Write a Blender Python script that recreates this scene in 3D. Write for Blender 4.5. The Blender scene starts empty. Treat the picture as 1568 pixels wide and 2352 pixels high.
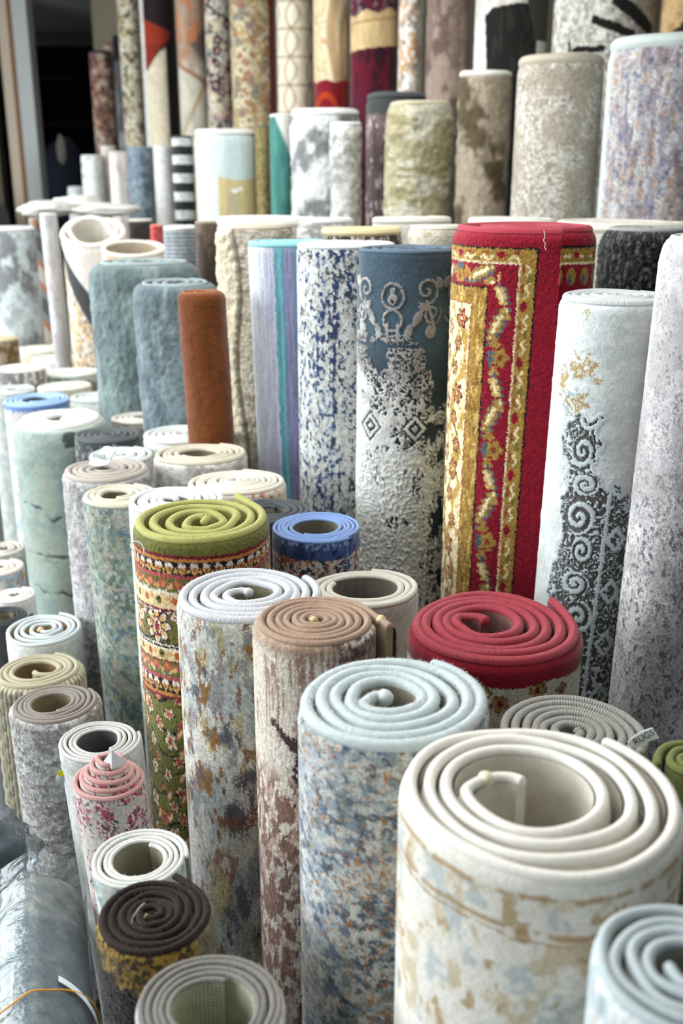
import bpy, math, zlib
import numpy as np

# ------------------------------------------------------------------ camera, light, exposure
SC = bpy.context.scene
COL = SC.collection
F, CX, CY = 2350.0, 784.0, 1176.0          # focal length and centre in photo pixels
TILT, EYE = math.radians(18.5), 1.65        # the camera looks 18.5 degrees down from eye height
cam_d = bpy.data.cameras.new('camera')
cam = bpy.data.objects.new('camera', cam_d); COL.objects.link(cam)
cam.location = (0, 0, EYE); cam.rotation_euler = (math.pi / 2 - TILT, 0, 0)
cam_d.sensor_fit = 'VERTICAL'; cam_d.sensor_height = 36.0; cam_d.lens = 36.0 * F / 2352.0
cam_d.clip_start = 0.05
cam_d.dof.use_dof = True; cam_d.dof.focus_distance = 1.72; cam_d.dof.aperture_fstop = 3.4
SC.camera = cam
SC.view_settings.view_transform = 'Standard'; SC.view_settings.look = 'None'
SC.view_settings.exposure = 0.16; SC.view_settings.gamma = 1.0
SC.view_settings.use_curve_mapping = False
SC.cycles.max_bounces = 6; SC.cycles.diffuse_bounces = 3; SC.cycles.transparent_max_bounces = 8
SC.cycles.use_denoising = True

w = bpy.data.worlds.new('daylight'); SC.world = w; w.use_nodes = True
wb = w.node_tree.nodes['Background']
wb.inputs['Color'].default_value = (0.86, 0.96, 1.0, 1); wb.inputs['Strength'].default_value = 0.24

def area(name, loc, target, size, energy, color):
    d = bpy.data.lights.new(name, 'AREA'); d.shape = 'RECTANGLE'; d.size, d.size_y = size
    d.energy = energy; d.color = color
    o = bpy.data.objects.new(name, d); COL.objects.link(o); o.location = loc
    v = np.array(target, float) - np.array(loc, float)
    from mathutils import Vector
    o.rotation_euler = Vector(v).to_track_quat('-Z', 'Y').to_euler()
    return o
area('shopfront_daylight', (-4.3, 2.2, 2.25), (0.4, 2.1, 0.75), (5.4, 2.5), 440, (0.93, 0.98, 1.0))
area('ceiling_lamp_front', (-0.5, 1.9, 2.86), (-0.5, 1.9, 0), (2.4, 1.2), 44, (1.0, 0.985, 0.95))
area('ceiling_lamp_rear', (-0.9, 4.0, 2.86), (-0.9, 4.4, 0), (2.6, 1.0), 42, (1.0, 0.985, 0.95))

# ------------------------------------------------------------------ small helpers
def lin(c):
    c = np.asarray(c, float) / 255.0
    return np.where(c <= 0.04045, c / 12.92, ((c + 0.055) / 1.055) ** 2.4)
def seed_of(s): return zlib.crc32(s.encode()) & 0xffff
def hsh(ix, iy, s):
    with np.errstate(over='ignore'):
        n = (np.asarray(ix).astype(np.int64) * 374761393 + np.asarray(iy).astype(np.int64) * 668265263 + int(s) * 1274126177) & 0xffffffff
        n = ((n ^ (n >> 13)) * 1274126177) & 0xffffffff
        n = (n ^ (n >> 16)) & 0xffffffff
    return n / 4294967295.0
def vn(x, y, s):
    x0 = np.floor(x); y0 = np.floor(y); fx = x - x0; fy = y - y0
    fx = fx * fx * (3 - 2 * fx); fy = fy * fy * (3 - 2 * fy)
    a = hsh(x0, y0, s); b = hsh(x0 + 1, y0, s); c = hsh(x0, y0 + 1, s); d = hsh(x0 + 1, y0 + 1, s)
    return (a * (1 - fx) + b * fx) * (1 - fy) + (c * (1 - fx) + d * fx) * fy
def fbm(x, y, s, o=3):
    t = 0; am = 1.0; tot = 0
    for i in range(o):
        t = t + am * vn(x * 2 ** i + 17.3 * i, y * 2 ** i - 9.1 * i, s + 31 * i); tot += am; am *= 0.55
    return t / tot
def sm(e0, e1, x):
    t = np.clip((x - e0) / (e1 - e0), 0, 1); return t * t * (3 - 2 * t)
def mix(c, col, m):
    return c * (1 - m[:, None]) + np.asarray(col, float) * m[:, None]
def full(a, col): return np.tile(np.asarray(col, float), (len(a), 1))
def knot(a, y, s, amt, k=2.6):
    return 1 + amt * (hsh(np.floor(a / k), np.floor(y / k), s) - 0.5) + amt * .8 * (vn(a / 6, y / 6, s + 5) - .5)
def jag(a, y, s, j=4.0, k=3.0):                 # every knot of a woven outline is a little off the line
    ix, iy = np.floor(a / k), np.floor(y / k)
    return a + j * (hsh(ix, iy, s) - .5), y + j * (hsh(ix, iy, s + 7) - .5)

# ------------------------------------------------------------------ meshes
def build(name, grids, mat, parent, smooth=True):
    """grids: list of (P[nr,nc,3], col[nr,nc,3] or None, uv[nr,nc,2] or None) joined into ONE mesh."""
    V, Q, C, U = [], [], [], []; off = 0
    for P, col, uv in grids:
        nr, nc = P.shape[:2]
        V.append(P.reshape(-1, 3))
        idx = np.arange(nr * nc).reshape(nr, nc) + off
        Q.append(np.stack([idx[:-1, :-1], idx[1:, :-1], idx[1:, 1:], idx[:-1, 1:]], -1).reshape(-1, 4))
        C.append(np.full((nr * nc, 3), .5) if col is None else np.asarray(col, float).reshape(-1, 3))
        U.append(np.zeros((nr * nc, 2)) if uv is None else uv.reshape(-1, 2)); off += nr * nc
    V = np.concatenate(V); Q = np.concatenate(Q); C = np.concatenate(C); U = np.concatenate(U)
    me = bpy.data.meshes.new(name)
    me.vertices.add(len(V)); me.vertices.foreach_set('co', V.astype(np.float32).ravel())
    me.loops.add(Q.size); me.loops.foreach_set('vertex_index', Q.astype(np.int32).ravel())
    me.polygons.add(len(Q))
    me.polygons.foreach_set('loop_start', (np.arange(len(Q)) * 4).astype(np.int32))
    me.polygons.foreach_set('loop_total', np.full(len(Q), 4, np.int32))
    me.update(calc_edges=True)
    at = me.color_attributes.new('yarn', 'FLOAT_COLOR', 'POINT')
    at.data.foreach_set('color', np.c_[C, np.ones(len(C))].astype(np.float32).ravel())
    ul = me.uv_layers.new(name='weave')
    ul.data.foreach_set('uv', U[Q.ravel()].astype(np.float32).ravel())
    me.polygons.foreach_set('use_smooth', np.full(len(Q), smooth))
    me.validate(); me.update()
    me.materials.append(mat)
    o = bpy.data.objects.new(name, me); COL.objects.link(o)
    if parent is not None: o.parent = parent
    return o
def tube(P, rad, nseg=10, ell=1.0):
    """tube along polyline P (n,3); rad scalar or (n,)"""
    P = np.asarray(P, float); n = len(P); rad = np.broadcast_to(rad, (n,))
    T = np.gradient(P, axis=0); T /= np.linalg.norm(T, axis=1, keepdims=True) + 1e-12
    up = np.array([0, 0, 1.0]); N = np.cross(T, up); ln = np.linalg.norm(N, axis=1, keepdims=True)
    N = np.where(ln < 1e-4, np.array([1.0, 0, 0]), N / (ln + 1e-12)); B = np.cross(N, T)
    th = np.linspace(0, 2 * np.pi, nseg + 1)
    G = P[:, None] + rad[:, None, None] * (np.cos(th)[None, :, None] * N[:, None] + ell * np.sin(th)[None, :, None] * B[:, None])
    s = np.r_[0, np.cumsum(np.linalg.norm(np.diff(P, axis=0), axis=1))]
    uv = np.stack(np.broadcast_arrays(s[:, None], th[None] / (2 * np.pi)), -1)
    caps = []
    for e in (0, -1):                            # rounded ends
        r = G[e]; c = P[e]; d = T[e] * (-1 if e == 0 else 1) * rad[e] * .5
        caps.append(np.stack([r, c + (r - c) * .75 + d * .8, c + (r - c) * .02 + d]))
    return G, uv, caps
def tube_grids(P, rad, col=None, nseg=10):
    G, uv, caps = tube(P, rad, nseg)
    g = [(G, None if col is None else np.broadcast_to(col, G.shape), uv)]
    for c in caps: g.append((c, None if col is None else np.broadcast_to(col, c.shape), np.zeros(c.shape[:2] + (2,))))
    return g
def lathe_grid(prof, nseg=48, a0=0, a1=2 * np.pi, centre=(0, 0)):
    th = np.linspace(a0, a1, nseg + 1); prof = np.asarray(prof, float)
    return np.stack([centre[0] + prof[:, 0, None] * np.cos(th), centre[1] + prof[:, 0, None] * np.sin(th), np.repeat(prof[:, 1, None], nseg + 1, 1)], -1)
def box_grids(x0, x1, y0, y1, z0, z1):
    c = lambda *p: np.array(p, float).reshape(2, 2, 3)
    return [(c((x0, y0, z0), (x1, y0, z0), (x0, y0, z1), (x1, y0, z1))[::-1], None, None), (c((x0, y1, z0), (x1, y1, z0), (x0, y1, z1), (x1, y1, z1)), None, None),
            (c((x0, y0, z0), (x0, y1, z0), (x0, y0, z1), (x0, y1, z1)), None, None), (c((x1, y0, z0), (x1, y1, z0), (x1, y0, z1), (x1, y1, z1))[::-1], None, None),
            (c((x0, y0, z1), (x1, y0, z1), (x0, y1, z1), (x1, y1, z1))[::-1], None, None), (c((x0, y0, z0), (x1, y0, z0), (x0, y1, z0), (x1, y1, z0)), None, None)]
def thing(name, label, cat, loc, group=None):
    o = bpy.data.objects.new(name, None); COL.objects.link(o); o.location = loc; o.empty_display_size = .05
    o['label'] = label; o['category'] = cat
    if group: o['group'] = group
    return o

# ------------------------------------------------------------------ materials
MATS = {}
def nodes(name):
    m = bpy.data.materials.new(name); m.use_nodes = True
    nt = m.node_tree; return m, nt, nt.nodes, nt.links, nt.nodes['Principled BSDF']
def m_pile(kind='cut'):
    """cut = short velvety pile, shag = long pile, flat = smooth weave; colour of every knot is on the mesh"""
    k = 'pile_' + kind
    if k in MATS: return MATS[k]
    m, nt, N, Lk, b = nodes(k)
    at = N.new('ShaderNodeAttribute'); at.attribute_name = 'yarn'
    tc = N.new('ShaderNodeTexCoord')
    n1 = N.new('ShaderNodeTexNoise'); n1.inputs['Scale'].default_value = {'cut': 520, 'shag': 260, 'flat': 420}[kind]; n1.inputs['Detail'].default_value = 3
    n2 = N.new('ShaderNodeTexNoise'); n2.inputs['Scale'].default_value = {'cut': 60, 'shag': 45, 'flat': 40}[kind]; n2.inputs['Detail'].default_value = 3
    Lk.new(tc.outputs['Object'], n1.inputs['Vector']); Lk.new(tc.outputs['Object'], n2.inputs['Vector'])
    mr = N.new('ShaderNodeMapRange'); mr.inputs['From Min'].default_value = .3; mr.inputs['From Max'].default_value = .7
    mr.inputs['To Min'].default_value = .86; mr.inputs['To Max'].default_value = 1.1
    Lk.new(n1.outputs['Fac'], mr.inputs['Value'])
    mx = N.new('ShaderNodeVectorMath'); mx.operation = 'SCALE'
    Lk.new(at.outputs['Color'], mx.inputs[0]); Lk.new(mr.outputs['Result'], mx.inputs['Scale'])
    Lk.new(mx.outputs['Vector'], b.inputs['Base Color'])
    ad = N.new('ShaderNodeMath'); ad.operation = 'MULTIPLY_ADD'; ad.inputs[1].default_value = .6
    Lk.new(n2.outputs['Fac'], ad.inputs[0]); Lk.new(n1.outputs['Fac'], ad.inputs[2])
    bp = N.new('ShaderNodeBump'); bp.inputs['Strength'].default_value = {'cut': .55, 'shag': .8, 'flat': .3}[kind]; bp.inputs['Distance'].default_value = {'cut': .0016, 'shag': .004, 'flat': .0008}[kind]
    Lk.new(ad.outputs[0], bp.inputs['Height']); Lk.new(bp.outputs['Normal'], b.inputs['Normal'])
    b.inputs['Roughness'].default_value = .85; b.inputs['Specular IOR Level'].default_value = .15
    b.inputs['Sheen Weight'].default_value = {'cut': .35, 'shag': .3, 'flat': .2}[kind]; b.inputs['Sheen Roughness'].default_value = .4
    MATS[k] = m; return m
def m_cord(col, per=.0026, gloss=.55, depth=.0007, var=.12):
    """whipped yarn binding: threads run round the cord, so ribs cross its length"""
    k = 'cord_%d_%d_%d_%d' % (*col, int(per * 1e5))
    if k in MATS: return MATS[k]
    m, nt, N, Lk, b = nodes('whipped_binding')
    uv = N.new('ShaderNodeUVMap'); uv.uv_map = 'weave'
    mp = N.new('ShaderNodeMapping'); mp.inputs['Scale'].default_value = (1, .0012, 1); Lk.new(uv.outputs['UV'], mp.inputs['Vector'])
    wv = N.new('ShaderNodeTexWave'); wv.wave_type = 'BANDS'; wv.bands_direction = 'X'
    wv.inputs['Scale'].default_value = .314 / per; wv.inputs['Distortion'].default_value = 1.6; wv.inputs['Detail'].default_value = 2; wv.inputs['Detail Scale'].default_value = 1.5
    Lk.new(mp.outputs['Vector'], wv.inputs['Vector'])
    tc = N.new('ShaderNodeTexCoord'); ns = N.new('ShaderNodeTexNoise'); ns.inputs['Scale'].default_value = 160; ns.inputs['Detail'].default_value = 4
    Lk.new(tc.outputs['Object'], ns.inputs['Vector'])
    rp = N.new('ShaderNodeMix'); rp.data_type = 'RGBA'
    c = lin(col); rp.inputs[6].default_value = (*np.clip(c * (1 - var), 0, 1), 1); rp.inputs[7].default_value = (*np.clip(c * (1 + var), 0, 1), 1)
    Lk.new(ns.outputs['Fac'], rp.inputs[0]); Lk.new(rp.outputs[2], b.inputs['Base Color'])
    ad = N.new('ShaderNodeMath'); ad.operation = 'MULTIPLY_ADD'; ad.inputs[1].default_value = .5
    Lk.new(ns.outputs['Fac'], ad.inputs[0]); Lk.new(wv.outputs['Fac'], ad.inputs[2])
    bp = N.new('ShaderNodeBump'); bp.inputs['Strength'].default_value = .8; bp.inputs['Distance'].default_value = depth
    Lk.new(ad.outputs[0], bp.inputs['Height']); Lk.new(bp.outputs['Normal'], b.inputs['Normal'])
    b.inputs['Roughness'].default_value = gloss; b.inputs['Specular IOR Level'].default_value = .3 if sum(col) > 240 else .1
    b.inputs['Sheen Weight'].default_value = .3 * min(1, sum(col) / 450)
    MATS[k] = m; return m
def m_back(col, col2, sc=1.0):
    k = 'back_%s_%s_%s' % (col, col2, sc)
    if k in MATS: return MATS[k]
    m, nt, N, Lk, b = nodes('woven_backing')
    uv = N.new('ShaderNodeUVMap'); uv.uv_map = 'weave'
    outs = []
    for d in 'XY':
        wv = N.new('ShaderNodeTexWave'); wv.bands_direction = d; wv.inputs['Scale'].default_value = 95 / sc; wv.inputs['Distortion'].default_value = 1.2
        wv.inputs['Detail'].default_value = 1; Lk.new(uv.outputs['UV'], wv.inputs['Vector']); outs.append(wv)
    mn = N.new('ShaderNodeMath'); mn.operation = 'MINIMUM'; Lk.new(outs[0].outputs['Fac'], mn.inputs[0]); Lk.new(outs[1].outputs['Fac'], mn.inputs[1])
    ns = N.new('ShaderNodeTexNoise'); ns.inputs['Scale'].default_value = 45; ns.inputs['Detail'].default_value = 4; Lk.new(uv.outputs['UV'], ns.inputs['Vector'])
    ml = N.new('ShaderNodeMath'); ml.operation = 'MULTIPLY_ADD'; ml.inputs[1].default_value = .9; ml.inputs[2].default_value = -.12
    Lk.new(ns.outputs['Fac'], ml.inputs[0])
    ad = N.new('ShaderNodeMath'); ad.operation = 'ADD'; ad.use_clamp = True; Lk.new(mn.outputs[0], ad.inputs[0]); Lk.new(ml.outputs[0], ad.inputs[1])
    rp = N.new('ShaderNodeMix'); rp.data_type = 'RGBA'; rp.inputs[6].default_value = (*lin(col2), 1); rp.inputs[7].default_value = (*lin(col), 1)
    Lk.new(ad.outputs[0], rp.inputs[0]); Lk.new(rp.outputs[2], b.inputs['Base Color'])
    bp = N.new('ShaderNodeBump'); bp.inputs['Strength'].default_value = .6; bp.inputs['Distance'].default_value = .0008
    Lk.new(mn.outputs[0], bp.inputs['Height']); Lk.new(bp.outputs['Normal'], b.inputs['Normal'])
    b.inputs['Roughness'].default_value = .9; b.inputs['Specular IOR Level'].default_value = .1
    MATS[k] = m; return m
def m_plain(name, col, rough=.6, var=.08, scale=30, bump=.2, spec=.3):
    k = name + str(col)
    if k in MATS: return MATS[k]
    m, nt, N, Lk, b = nodes(name)
    tc = N.new('ShaderNodeTexCoord'); ns = N.new('ShaderNodeTexNoise'); ns.inputs['Scale'].default_value = scale; ns.inputs['Detail'].default_value = 5
    Lk.new(tc.outputs['Object'], ns.inputs['Vector'])
    rp = N.new('ShaderNodeMix'); rp.data_type = 'RGBA'; c = lin(col)
    rp.inputs[6].default_value = (*np.clip(c * (1 - var), 0, 1), 1); rp.inputs[7].default_value = (*np.clip(c * (1 + var), 0, 1), 1)
    Lk.new(ns.outputs['Fac'], rp.inputs[0]); Lk.new(rp.outputs[2], b.inputs['Base Color'])
    bp = N.new('ShaderNodeBump'); bp.inputs['Strength'].default_value = bump; bp.inputs['Distance'].default_value = .002
    Lk.new(ns.outputs['Fac'], bp.inputs['Height']); Lk.new(bp.outputs['Normal'], b.inputs['Normal'])
    b.inputs['Roughness'].default_value = rough; b.inputs['Specular IOR Level'].default_value = spec
    MATS[k] = m; return m
def m_film(name='clear_plastic', tint=(.82, .87, .9), haze=.16, wr=38):
    """thin clear packing film: mostly see-through with a wrinkled glossy reflection"""
    if name in MATS: return MATS[name]
    m, nt, N, Lk, b = nodes(name)
    out = N['Material Output']
    tr = N.new('ShaderNodeBsdfTransparent'); tr.inputs['Color'].default_value = (*tint, 1)
    gl = N.new('ShaderNodeBsdfGlossy'); gl.inputs['Roughness'].default_value = .16; gl.inputs['Color'].default_value = (.95, .97, 1, 1)
    df = N.new('ShaderNodeBsdfDiffuse'); df.inputs['Color'].default_value = (.62, .7, .76, 1)
    tc = N.new('ShaderNodeTexCoord'); mp = N.new('ShaderNodeMapping'); mp.inputs['Scale'].default_value = (1, 1, .35); mp.inputs['Rotation'].default_value = (0, .5, .6)
    Lk.new(tc.outputs['Object'], mp.inputs['Vector'])
    ns = N.new('ShaderNodeTexNoise'); ns.inputs['Scale'].default_value = wr; ns.inputs['Detail'].default_value = 3; ns.inputs['Distortion'].default_value = 1.2
    Lk.new(mp.outputs['Vector'], ns.inputs['Vector'])
    bp = N.new('ShaderNodeBump'); bp.inputs['Strength'].default_value = .7; bp.inputs['Distance'].default_value = .006; Lk.new(ns.outputs['Fac'], bp.inputs['Height'])
    Lk.new(bp.outputs['Normal'], gl.inputs['Normal'])
    fr = N.new('ShaderNodeFresnel'); fr.inputs['IOR'].default_value = 1.45; Lk.new(bp.outputs['Normal'], fr.inputs['Normal'])
    ad = N.new('ShaderNodeMath'); ad.operation = 'MULTIPLY_ADD'; ad.inputs[1].default_value = .8; ad.inputs[2].default_value = .0; ad.use_clamp = True
    Lk.new(fr.outputs[0], ad.inputs[0])
    m1 = N.new('ShaderNodeMixShader'); m1.inputs[0].default_value = haze; Lk.new(tr.outputs[0], m1.inputs[1]); Lk.new(df.outputs[0], m1.inputs[2])
    m2 = N.new('ShaderNodeMixShader'); Lk.new(ad.outputs[0], m2.inputs[0]); Lk.new(m1.outputs[0], m2.inputs[1]); Lk.new(gl.outputs[0], m2.inputs[2])
    Lk.new(m2.outputs[0], out.inputs['Surface'])
    MATS[name] = m; return m

# ------------------------------------------------------------------ photo pixel <-> place in the shop
CT, ST = math.cos(TILT), math.sin(TILT)
def at(u, v, Y):
    xu = (u - CX) / F; yv = -(v - CY) / F
    d = np.array([xu, CT + yv * ST, -ST + yv * CT]); s = Y / d[1]
    return d * s + np.array([0, 0, EYE]), s
def pix_y(Y, z):
    zc = z - EYE; s = Y * CT - zc * ST
    return CY - F * (Y * ST + zc * CT) / s

# ------------------------------------------------------------------ one rolled rug
GRP = {'R': 'rolled rugs in the front rows', 'T': 'rolled rugs in the middle rows', 'L': 'rolled rugs in the middle rows', 'U': 'rolled rugs in the tall back row', 'V': 'tallest rolled rugs along the back'}
def roll(key, u, v, W, Y, pat, cord, label, vis=300, st=4.0, n=5.0, hin=.2, back=((176, 170, 155), (110, 104, 92)), bsc=1.0,
         end=150, hand=1, sq=1.0, lean=0.0, leany=0.0, off=(0, 0), wob=.012, tail=0, flap=0.0, cr=.47, thk=None, pb=0.0, dish=0.0, per=.0019, gloss=.6,
         fz=.5, lump=0.0, kind='cut', name='rolled_rug', top_sh=1.0, corddepth=.0007, loose=0.0, wavy=0.0, endcap=None, cat='rug', group=None):
    """u, v, W: centre and width of the top as seen in the photo; Y: distance along the floor. The roll stands on the floor."""
    sd = seed_of(key)
    c, s = at(u, v, Y); px = s / F                      # metres per photo pixel at this roll
    Hh = c[2]; R = W * px / 2
    root = thing(name, label, cat, (0, 0, 0), group or GRP[key[0]])
    phic = math.atan2(-c[1], -c[0])                     # direction from the roll to the camera
    rin = hin * R
    th = 0.94 * (R - rin) / (n + .5) if thk is None else thk * px
    tho = .5 * th; thi = .46 * th; pbm = pb * px
    Rc = R - tho - pbm; rin = max(rin, th * .6)
    rc = cr * th
    ca, sa = math.cos(phic), math.sin(phic)
    phi_end = phic + math.radians(end)                  # +: to the right of the side that faces us
    tot = 2 * math.pi * n
    # angular samples, dense on the outer wrap where it faces the camera
    dl = [0.0]; R_px = W / 2
    while dl[-1] < tot:
        t_ = dl[-1]; ph = phi_end - hand * t_
        rel = abs((ph - phic + math.pi) % (2 * math.pi) - math.pi)
        if t_ < 2 * math.pi + .15: stp = (st / R_px) * (1 if rel < 1.75 else 3)
        else: stp = max(math.radians(4.5), .5 * st / R_px)
        dl.append(t_ + min(stp, .12))
    dl = np.array(dl[::-1]); dl[0] = tot                # from the inner end outwards
    t = 1 - dl / tot
    def path(dl, t):
        ph = phi_end - hand * dl
        r = rin + (Rc - rin) * t
        pit = (Rc - rin) / n
        r = r + pit * .22 * (vn(dl * 1.3 + 3, dl * 0, sd) - .5) * 2 * np.clip(6 * (1 - t), 0, 1)
        r = r * (1 + wob * np.sin(2 * ph + sd) + wob * .6 * np.sin(3 * ph + 2 * sd) )
        r = r + loose * pit * np.sin(math.pi * np.clip(dl / (2 * math.pi), 0, 1)) * -1
        e = np.clip(1 - dl / .55, 0, 1)
        r = r + flap * px * e ** 2
        x = r * np.cos(ph - phic); y = r * np.sin(ph - phic) # x towards the camera, y to the right
        x = x * sq + off[1] * -Rc * (1 - t) ** .8; y = y + off[0] * Rc * (1 - t) ** .8
        return np.stack([x * ca - y * sa, x * sa + y * ca], -1), ph
    XY, ph = path(dl, t)
    if tail:                                            # the inner end reaches into the hole
        k = 14; q = np.linspace(1, 0, k, endpoint=False)[:]
        a2 = ph[0] - hand * np.radians(tail) * q
        r2 = rin * (1 - .75 * q ** .8)
        x = r2 * np.cos(a2 - phic) * sq + off[1] * -Rc; y = r2 * np.sin(a2 - phic) + off[0] * Rc
        XY = np.concatenate([np.stack([x * ca - y * sa, x * sa + y * ca], -1), XY]); dl = np.r_[tot + .1 * q, dl]; t = np.r_[0 * q, t]
        ph = np.r_[a2, ph]
    T = np.gradient(XY, axis=0); T /= np.linalg.norm(T, axis=1, keepdims=True) + 1e-12
    Nn = np.stack([T[:, 1], -T[:, 0]], -1) * hand       # outward
    sl = np.r_[0, np.cumsum(np.linalg.norm(np.diff(XY, axis=0), axis=1))]
    zt = Hh + dish * px * (1 - t) ** 1.2 + rc * .35 * (vn(sl / (R * 1.1), sl * 0, sd + 3) - .5) - wavy * px * (.5 - .5 * np.cos(ph - phic))
    # lean: the axis shifts sideways / away with depth below the top
    lx, ly = math.tan(math.radians(lean)), math.tan(math.radians(leany))
    rx, ry = -sa, ca                                     # right as seen from the camera
    def P3(xy, z):
        d = Hh - z
        return np.stack([c[0] + xy[..., 0] + d * (lx * rx - ly * ca), c[1] + xy[..., 1] + d * (lx * ry - ly * sa), z], -1)
    # --- pile: dense outer wrap + coarse inner wraps
    Yf = Y - R * sq * .9
    i0 = np.searchsorted(-dl, -2 * math.pi - .12)
    zs = [Hh - rc * 1.1]; yv0 = pix_y(Yf, Hh)
    g = max(st * .6, 1.2)
    nsh = max(5, int(2.4 * tho * top_sh / px / (st * .8)))
    for kk in np.linspace(0, 1, nsh + 1)[1:]:             # rounded shoulder
        zs.append(Hh - rc * 1.1 - 2.4 * kk ** 1.4 * tho * top_sh)
    yy = pix_y(Yf, zs[-1])
    ylim = min(yv0 + vis, 2420)
    while yy < ylim and zs[-1] > .02:
        dz = st / (F * Y / (Y * CT - (zs[-1] - EYE) * ST) ** 2); zs.append(zs[-1] - dz); yy = pix_y(Yf, zs[-1])
    zl = zs[-1]
    while yy < 2500 and zs[-1] > .03:
        dz = 3 * st / (F * Y / (Y * CT - (zs[-1] - EYE) * ST) ** 2); zs.append(zs[-1] - dz); yy = pix_y(Yf, zs[-1])
    zl = zs[-1]
    if zl > .04: zs += list(np.linspace(zl, 0.0, max(3, int((zl) / .12)))[1:])
    zs = np.maximum(np.array(zs), 0.0)
    yrow = np.array([pix_y(Yf, z) for z in zs]); drow = (Hh - rc * 1.1 - zs)
    sh = np.clip(drow / (tho * 2.2 * top_sh), 0, 1); prof = np.sqrt(np.clip(1 - (1 - sh) ** 2, 0, 1)) * .75 + .25
    xy = XY[i0:]; nn = Nn[i0:]; phd = ph[i0:]
    # unwrapped distance to the right of the camera-facing line, continuous from the outer end
    wrap0 = (phd[-1] - phic + math.pi) % (2 * math.pi) - math.pi
    a_px = (wrap0 + (phd - phd[-1])) * R_px
    a_px = np.where(a_px > math.pi * R_px * 1.02, a_px - 2 * math.pi * R_px, np.where(a_px < -math.pi * R_px * 1.02, a_px + 2 * math.pi * R_px, a_px))
    A, YV = np.meshgrid(a_px, yrow)
    res = pat(A.ravel(), YV.ravel(), R_px, sd)
    colr, rel = res if isinstance(res, tuple) else (res, 0)
    lum = colr @ np.array((.3, .59, .11)); colr = lum[:, None] * .13 + colr * .87      # dusty wool
    jit = fz * (hsh(np.arange(A.size), 1, sd) - .5) + fz * 1.2 * (vn(A.ravel() / 9, YV.ravel() / 9, sd + 9) - .5)
    lm = lump * (fbm(A.ravel() / 34, YV.ravel() / 34, sd + 11) - .5) * 2 + lump * .6 * (fbm(A.ravel() / 14, YV.ravel() / 12, sd + 13, 2) - .5) * 2
    offn = ((tho + pbm) * prof)[:, None] + ((jit + lm + rel) * px).reshape(A.shape) * np.clip(sh * 2, .3, 1)[:, None]
    z_off = (drow[:, None] - 0) ; ztr = zt[i0:]
    Z = np.maximum(ztr[None, :] - rc * 1.1 - z_off * (ztr[None, :] - rc * 1.1) / (Hh - rc * 1.1), 0)
    P = P3(xy[None] + nn[None] * offn[..., None], Z)
    grids = [(P, lin(np.clip(colr, 0, 255)).reshape(A.shape + (3,)), None)]
    if i0 > 3:
        zi = np.array([0, .3, .8, 1.6, 4, 20]) * tho
        xyi = XY[:i0 + 1]; nni = Nn[:i0 + 1]; sh2 = np.clip(zi / (tho * 2.2), 0, 1); pr2 = np.sqrt(1 - (1 - sh2) ** 2) * .75 + .25
        Pi = P3(xyi[None] + nni[None] * (pr2 * tho)[:, None, None], np.maximum(zt[None, :i0 + 1] - rc * 1.1 - zi[:, None], 0))
        Ai, Yi = np.meshgrid(-sl[:i0 + 1] / px % 400 - 200, yv0 + zi / px + 6)
        rs = pat(Ai.ravel(), Yi.ravel(), R_px, sd); rs = rs[0] if isinstance(rs, tuple) else rs
        grids.append((Pi, lin(np.clip(rs, 0, 255)).reshape(Ai.shape + (3,)), None))
    build('pile', grids, m_pile(kind), root)
    # --- woven back on the inside of the strip, with the cut ends closed
    zb = np.array([0, .02, .05, .12, .3, Hh]); sel = np.unique(np.r_[np.arange(0, len(XY), 2), len(XY) - 1])
    xyb = XY[sel]; nb = Nn[sel]; ztb = zt[sel]
    Zb = np.maximum(ztb[None] - rc * 1.1 - zb[:, None], 0)
    Pb = P3(xyb[None] - nb[None] * thi, Zb)
    uvb = np.stack(np.broadcast_arrays(sl[sel][None], Zb), -1)
    gb = [(Pb[::-1], None, uvb[::-1])]
    for e in (0, -1):
        outer = P3((XY[e] + Nn[e] * tho)[None], np.maximum(zt[e] - rc * 1.1 - zb, 0)); inner = P3((XY[e] - Nn[e] * thi)[None], np.maximum(zt[e] - rc * 1.1 - zb, 0))
        Pe = np.stack([outer, inner], 1); gb.append((Pe, None, np.stack(np.broadcast_arrays(np.array([[0, th]]), zb[:, None]), -1)))
    build('backing', gb, m_back(back[0], back[1], bsc), root)
    # --- whipped cord along the top edge
    selc = [0]; acc = 0
    for i in range(1, len(XY)):
        acc += np.linalg.norm(XY[i] - XY[i - 1])
        if acc > max(st * px * 1.2, rc * .5) or i == len(XY) - 1: selc.append(i); acc = 0
    selc = np.array(selc)
    Pc = P3(XY[selc], zt[selc] - rc)
    rr = rc * (1 + .07 * (vn(sl[selc] / (rc * 3), sl[selc] * 0, sd + 21) - .5))
    if cord is not None:
        build('edge_binding', tube_grids(Pc, rr, None, 12 if W > 200 else 8), m_cord(cord, per, gloss, corddepth), root)
    root['_c'] = 0; del root['_c']
    return dict(root=root, c=c, px=px, R=R, rc=rc, XY=XY, zt=zt, ph=ph, P3=P3, Nn=Nn, H=Hh, phic=phic, T=T, th=th)

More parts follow.
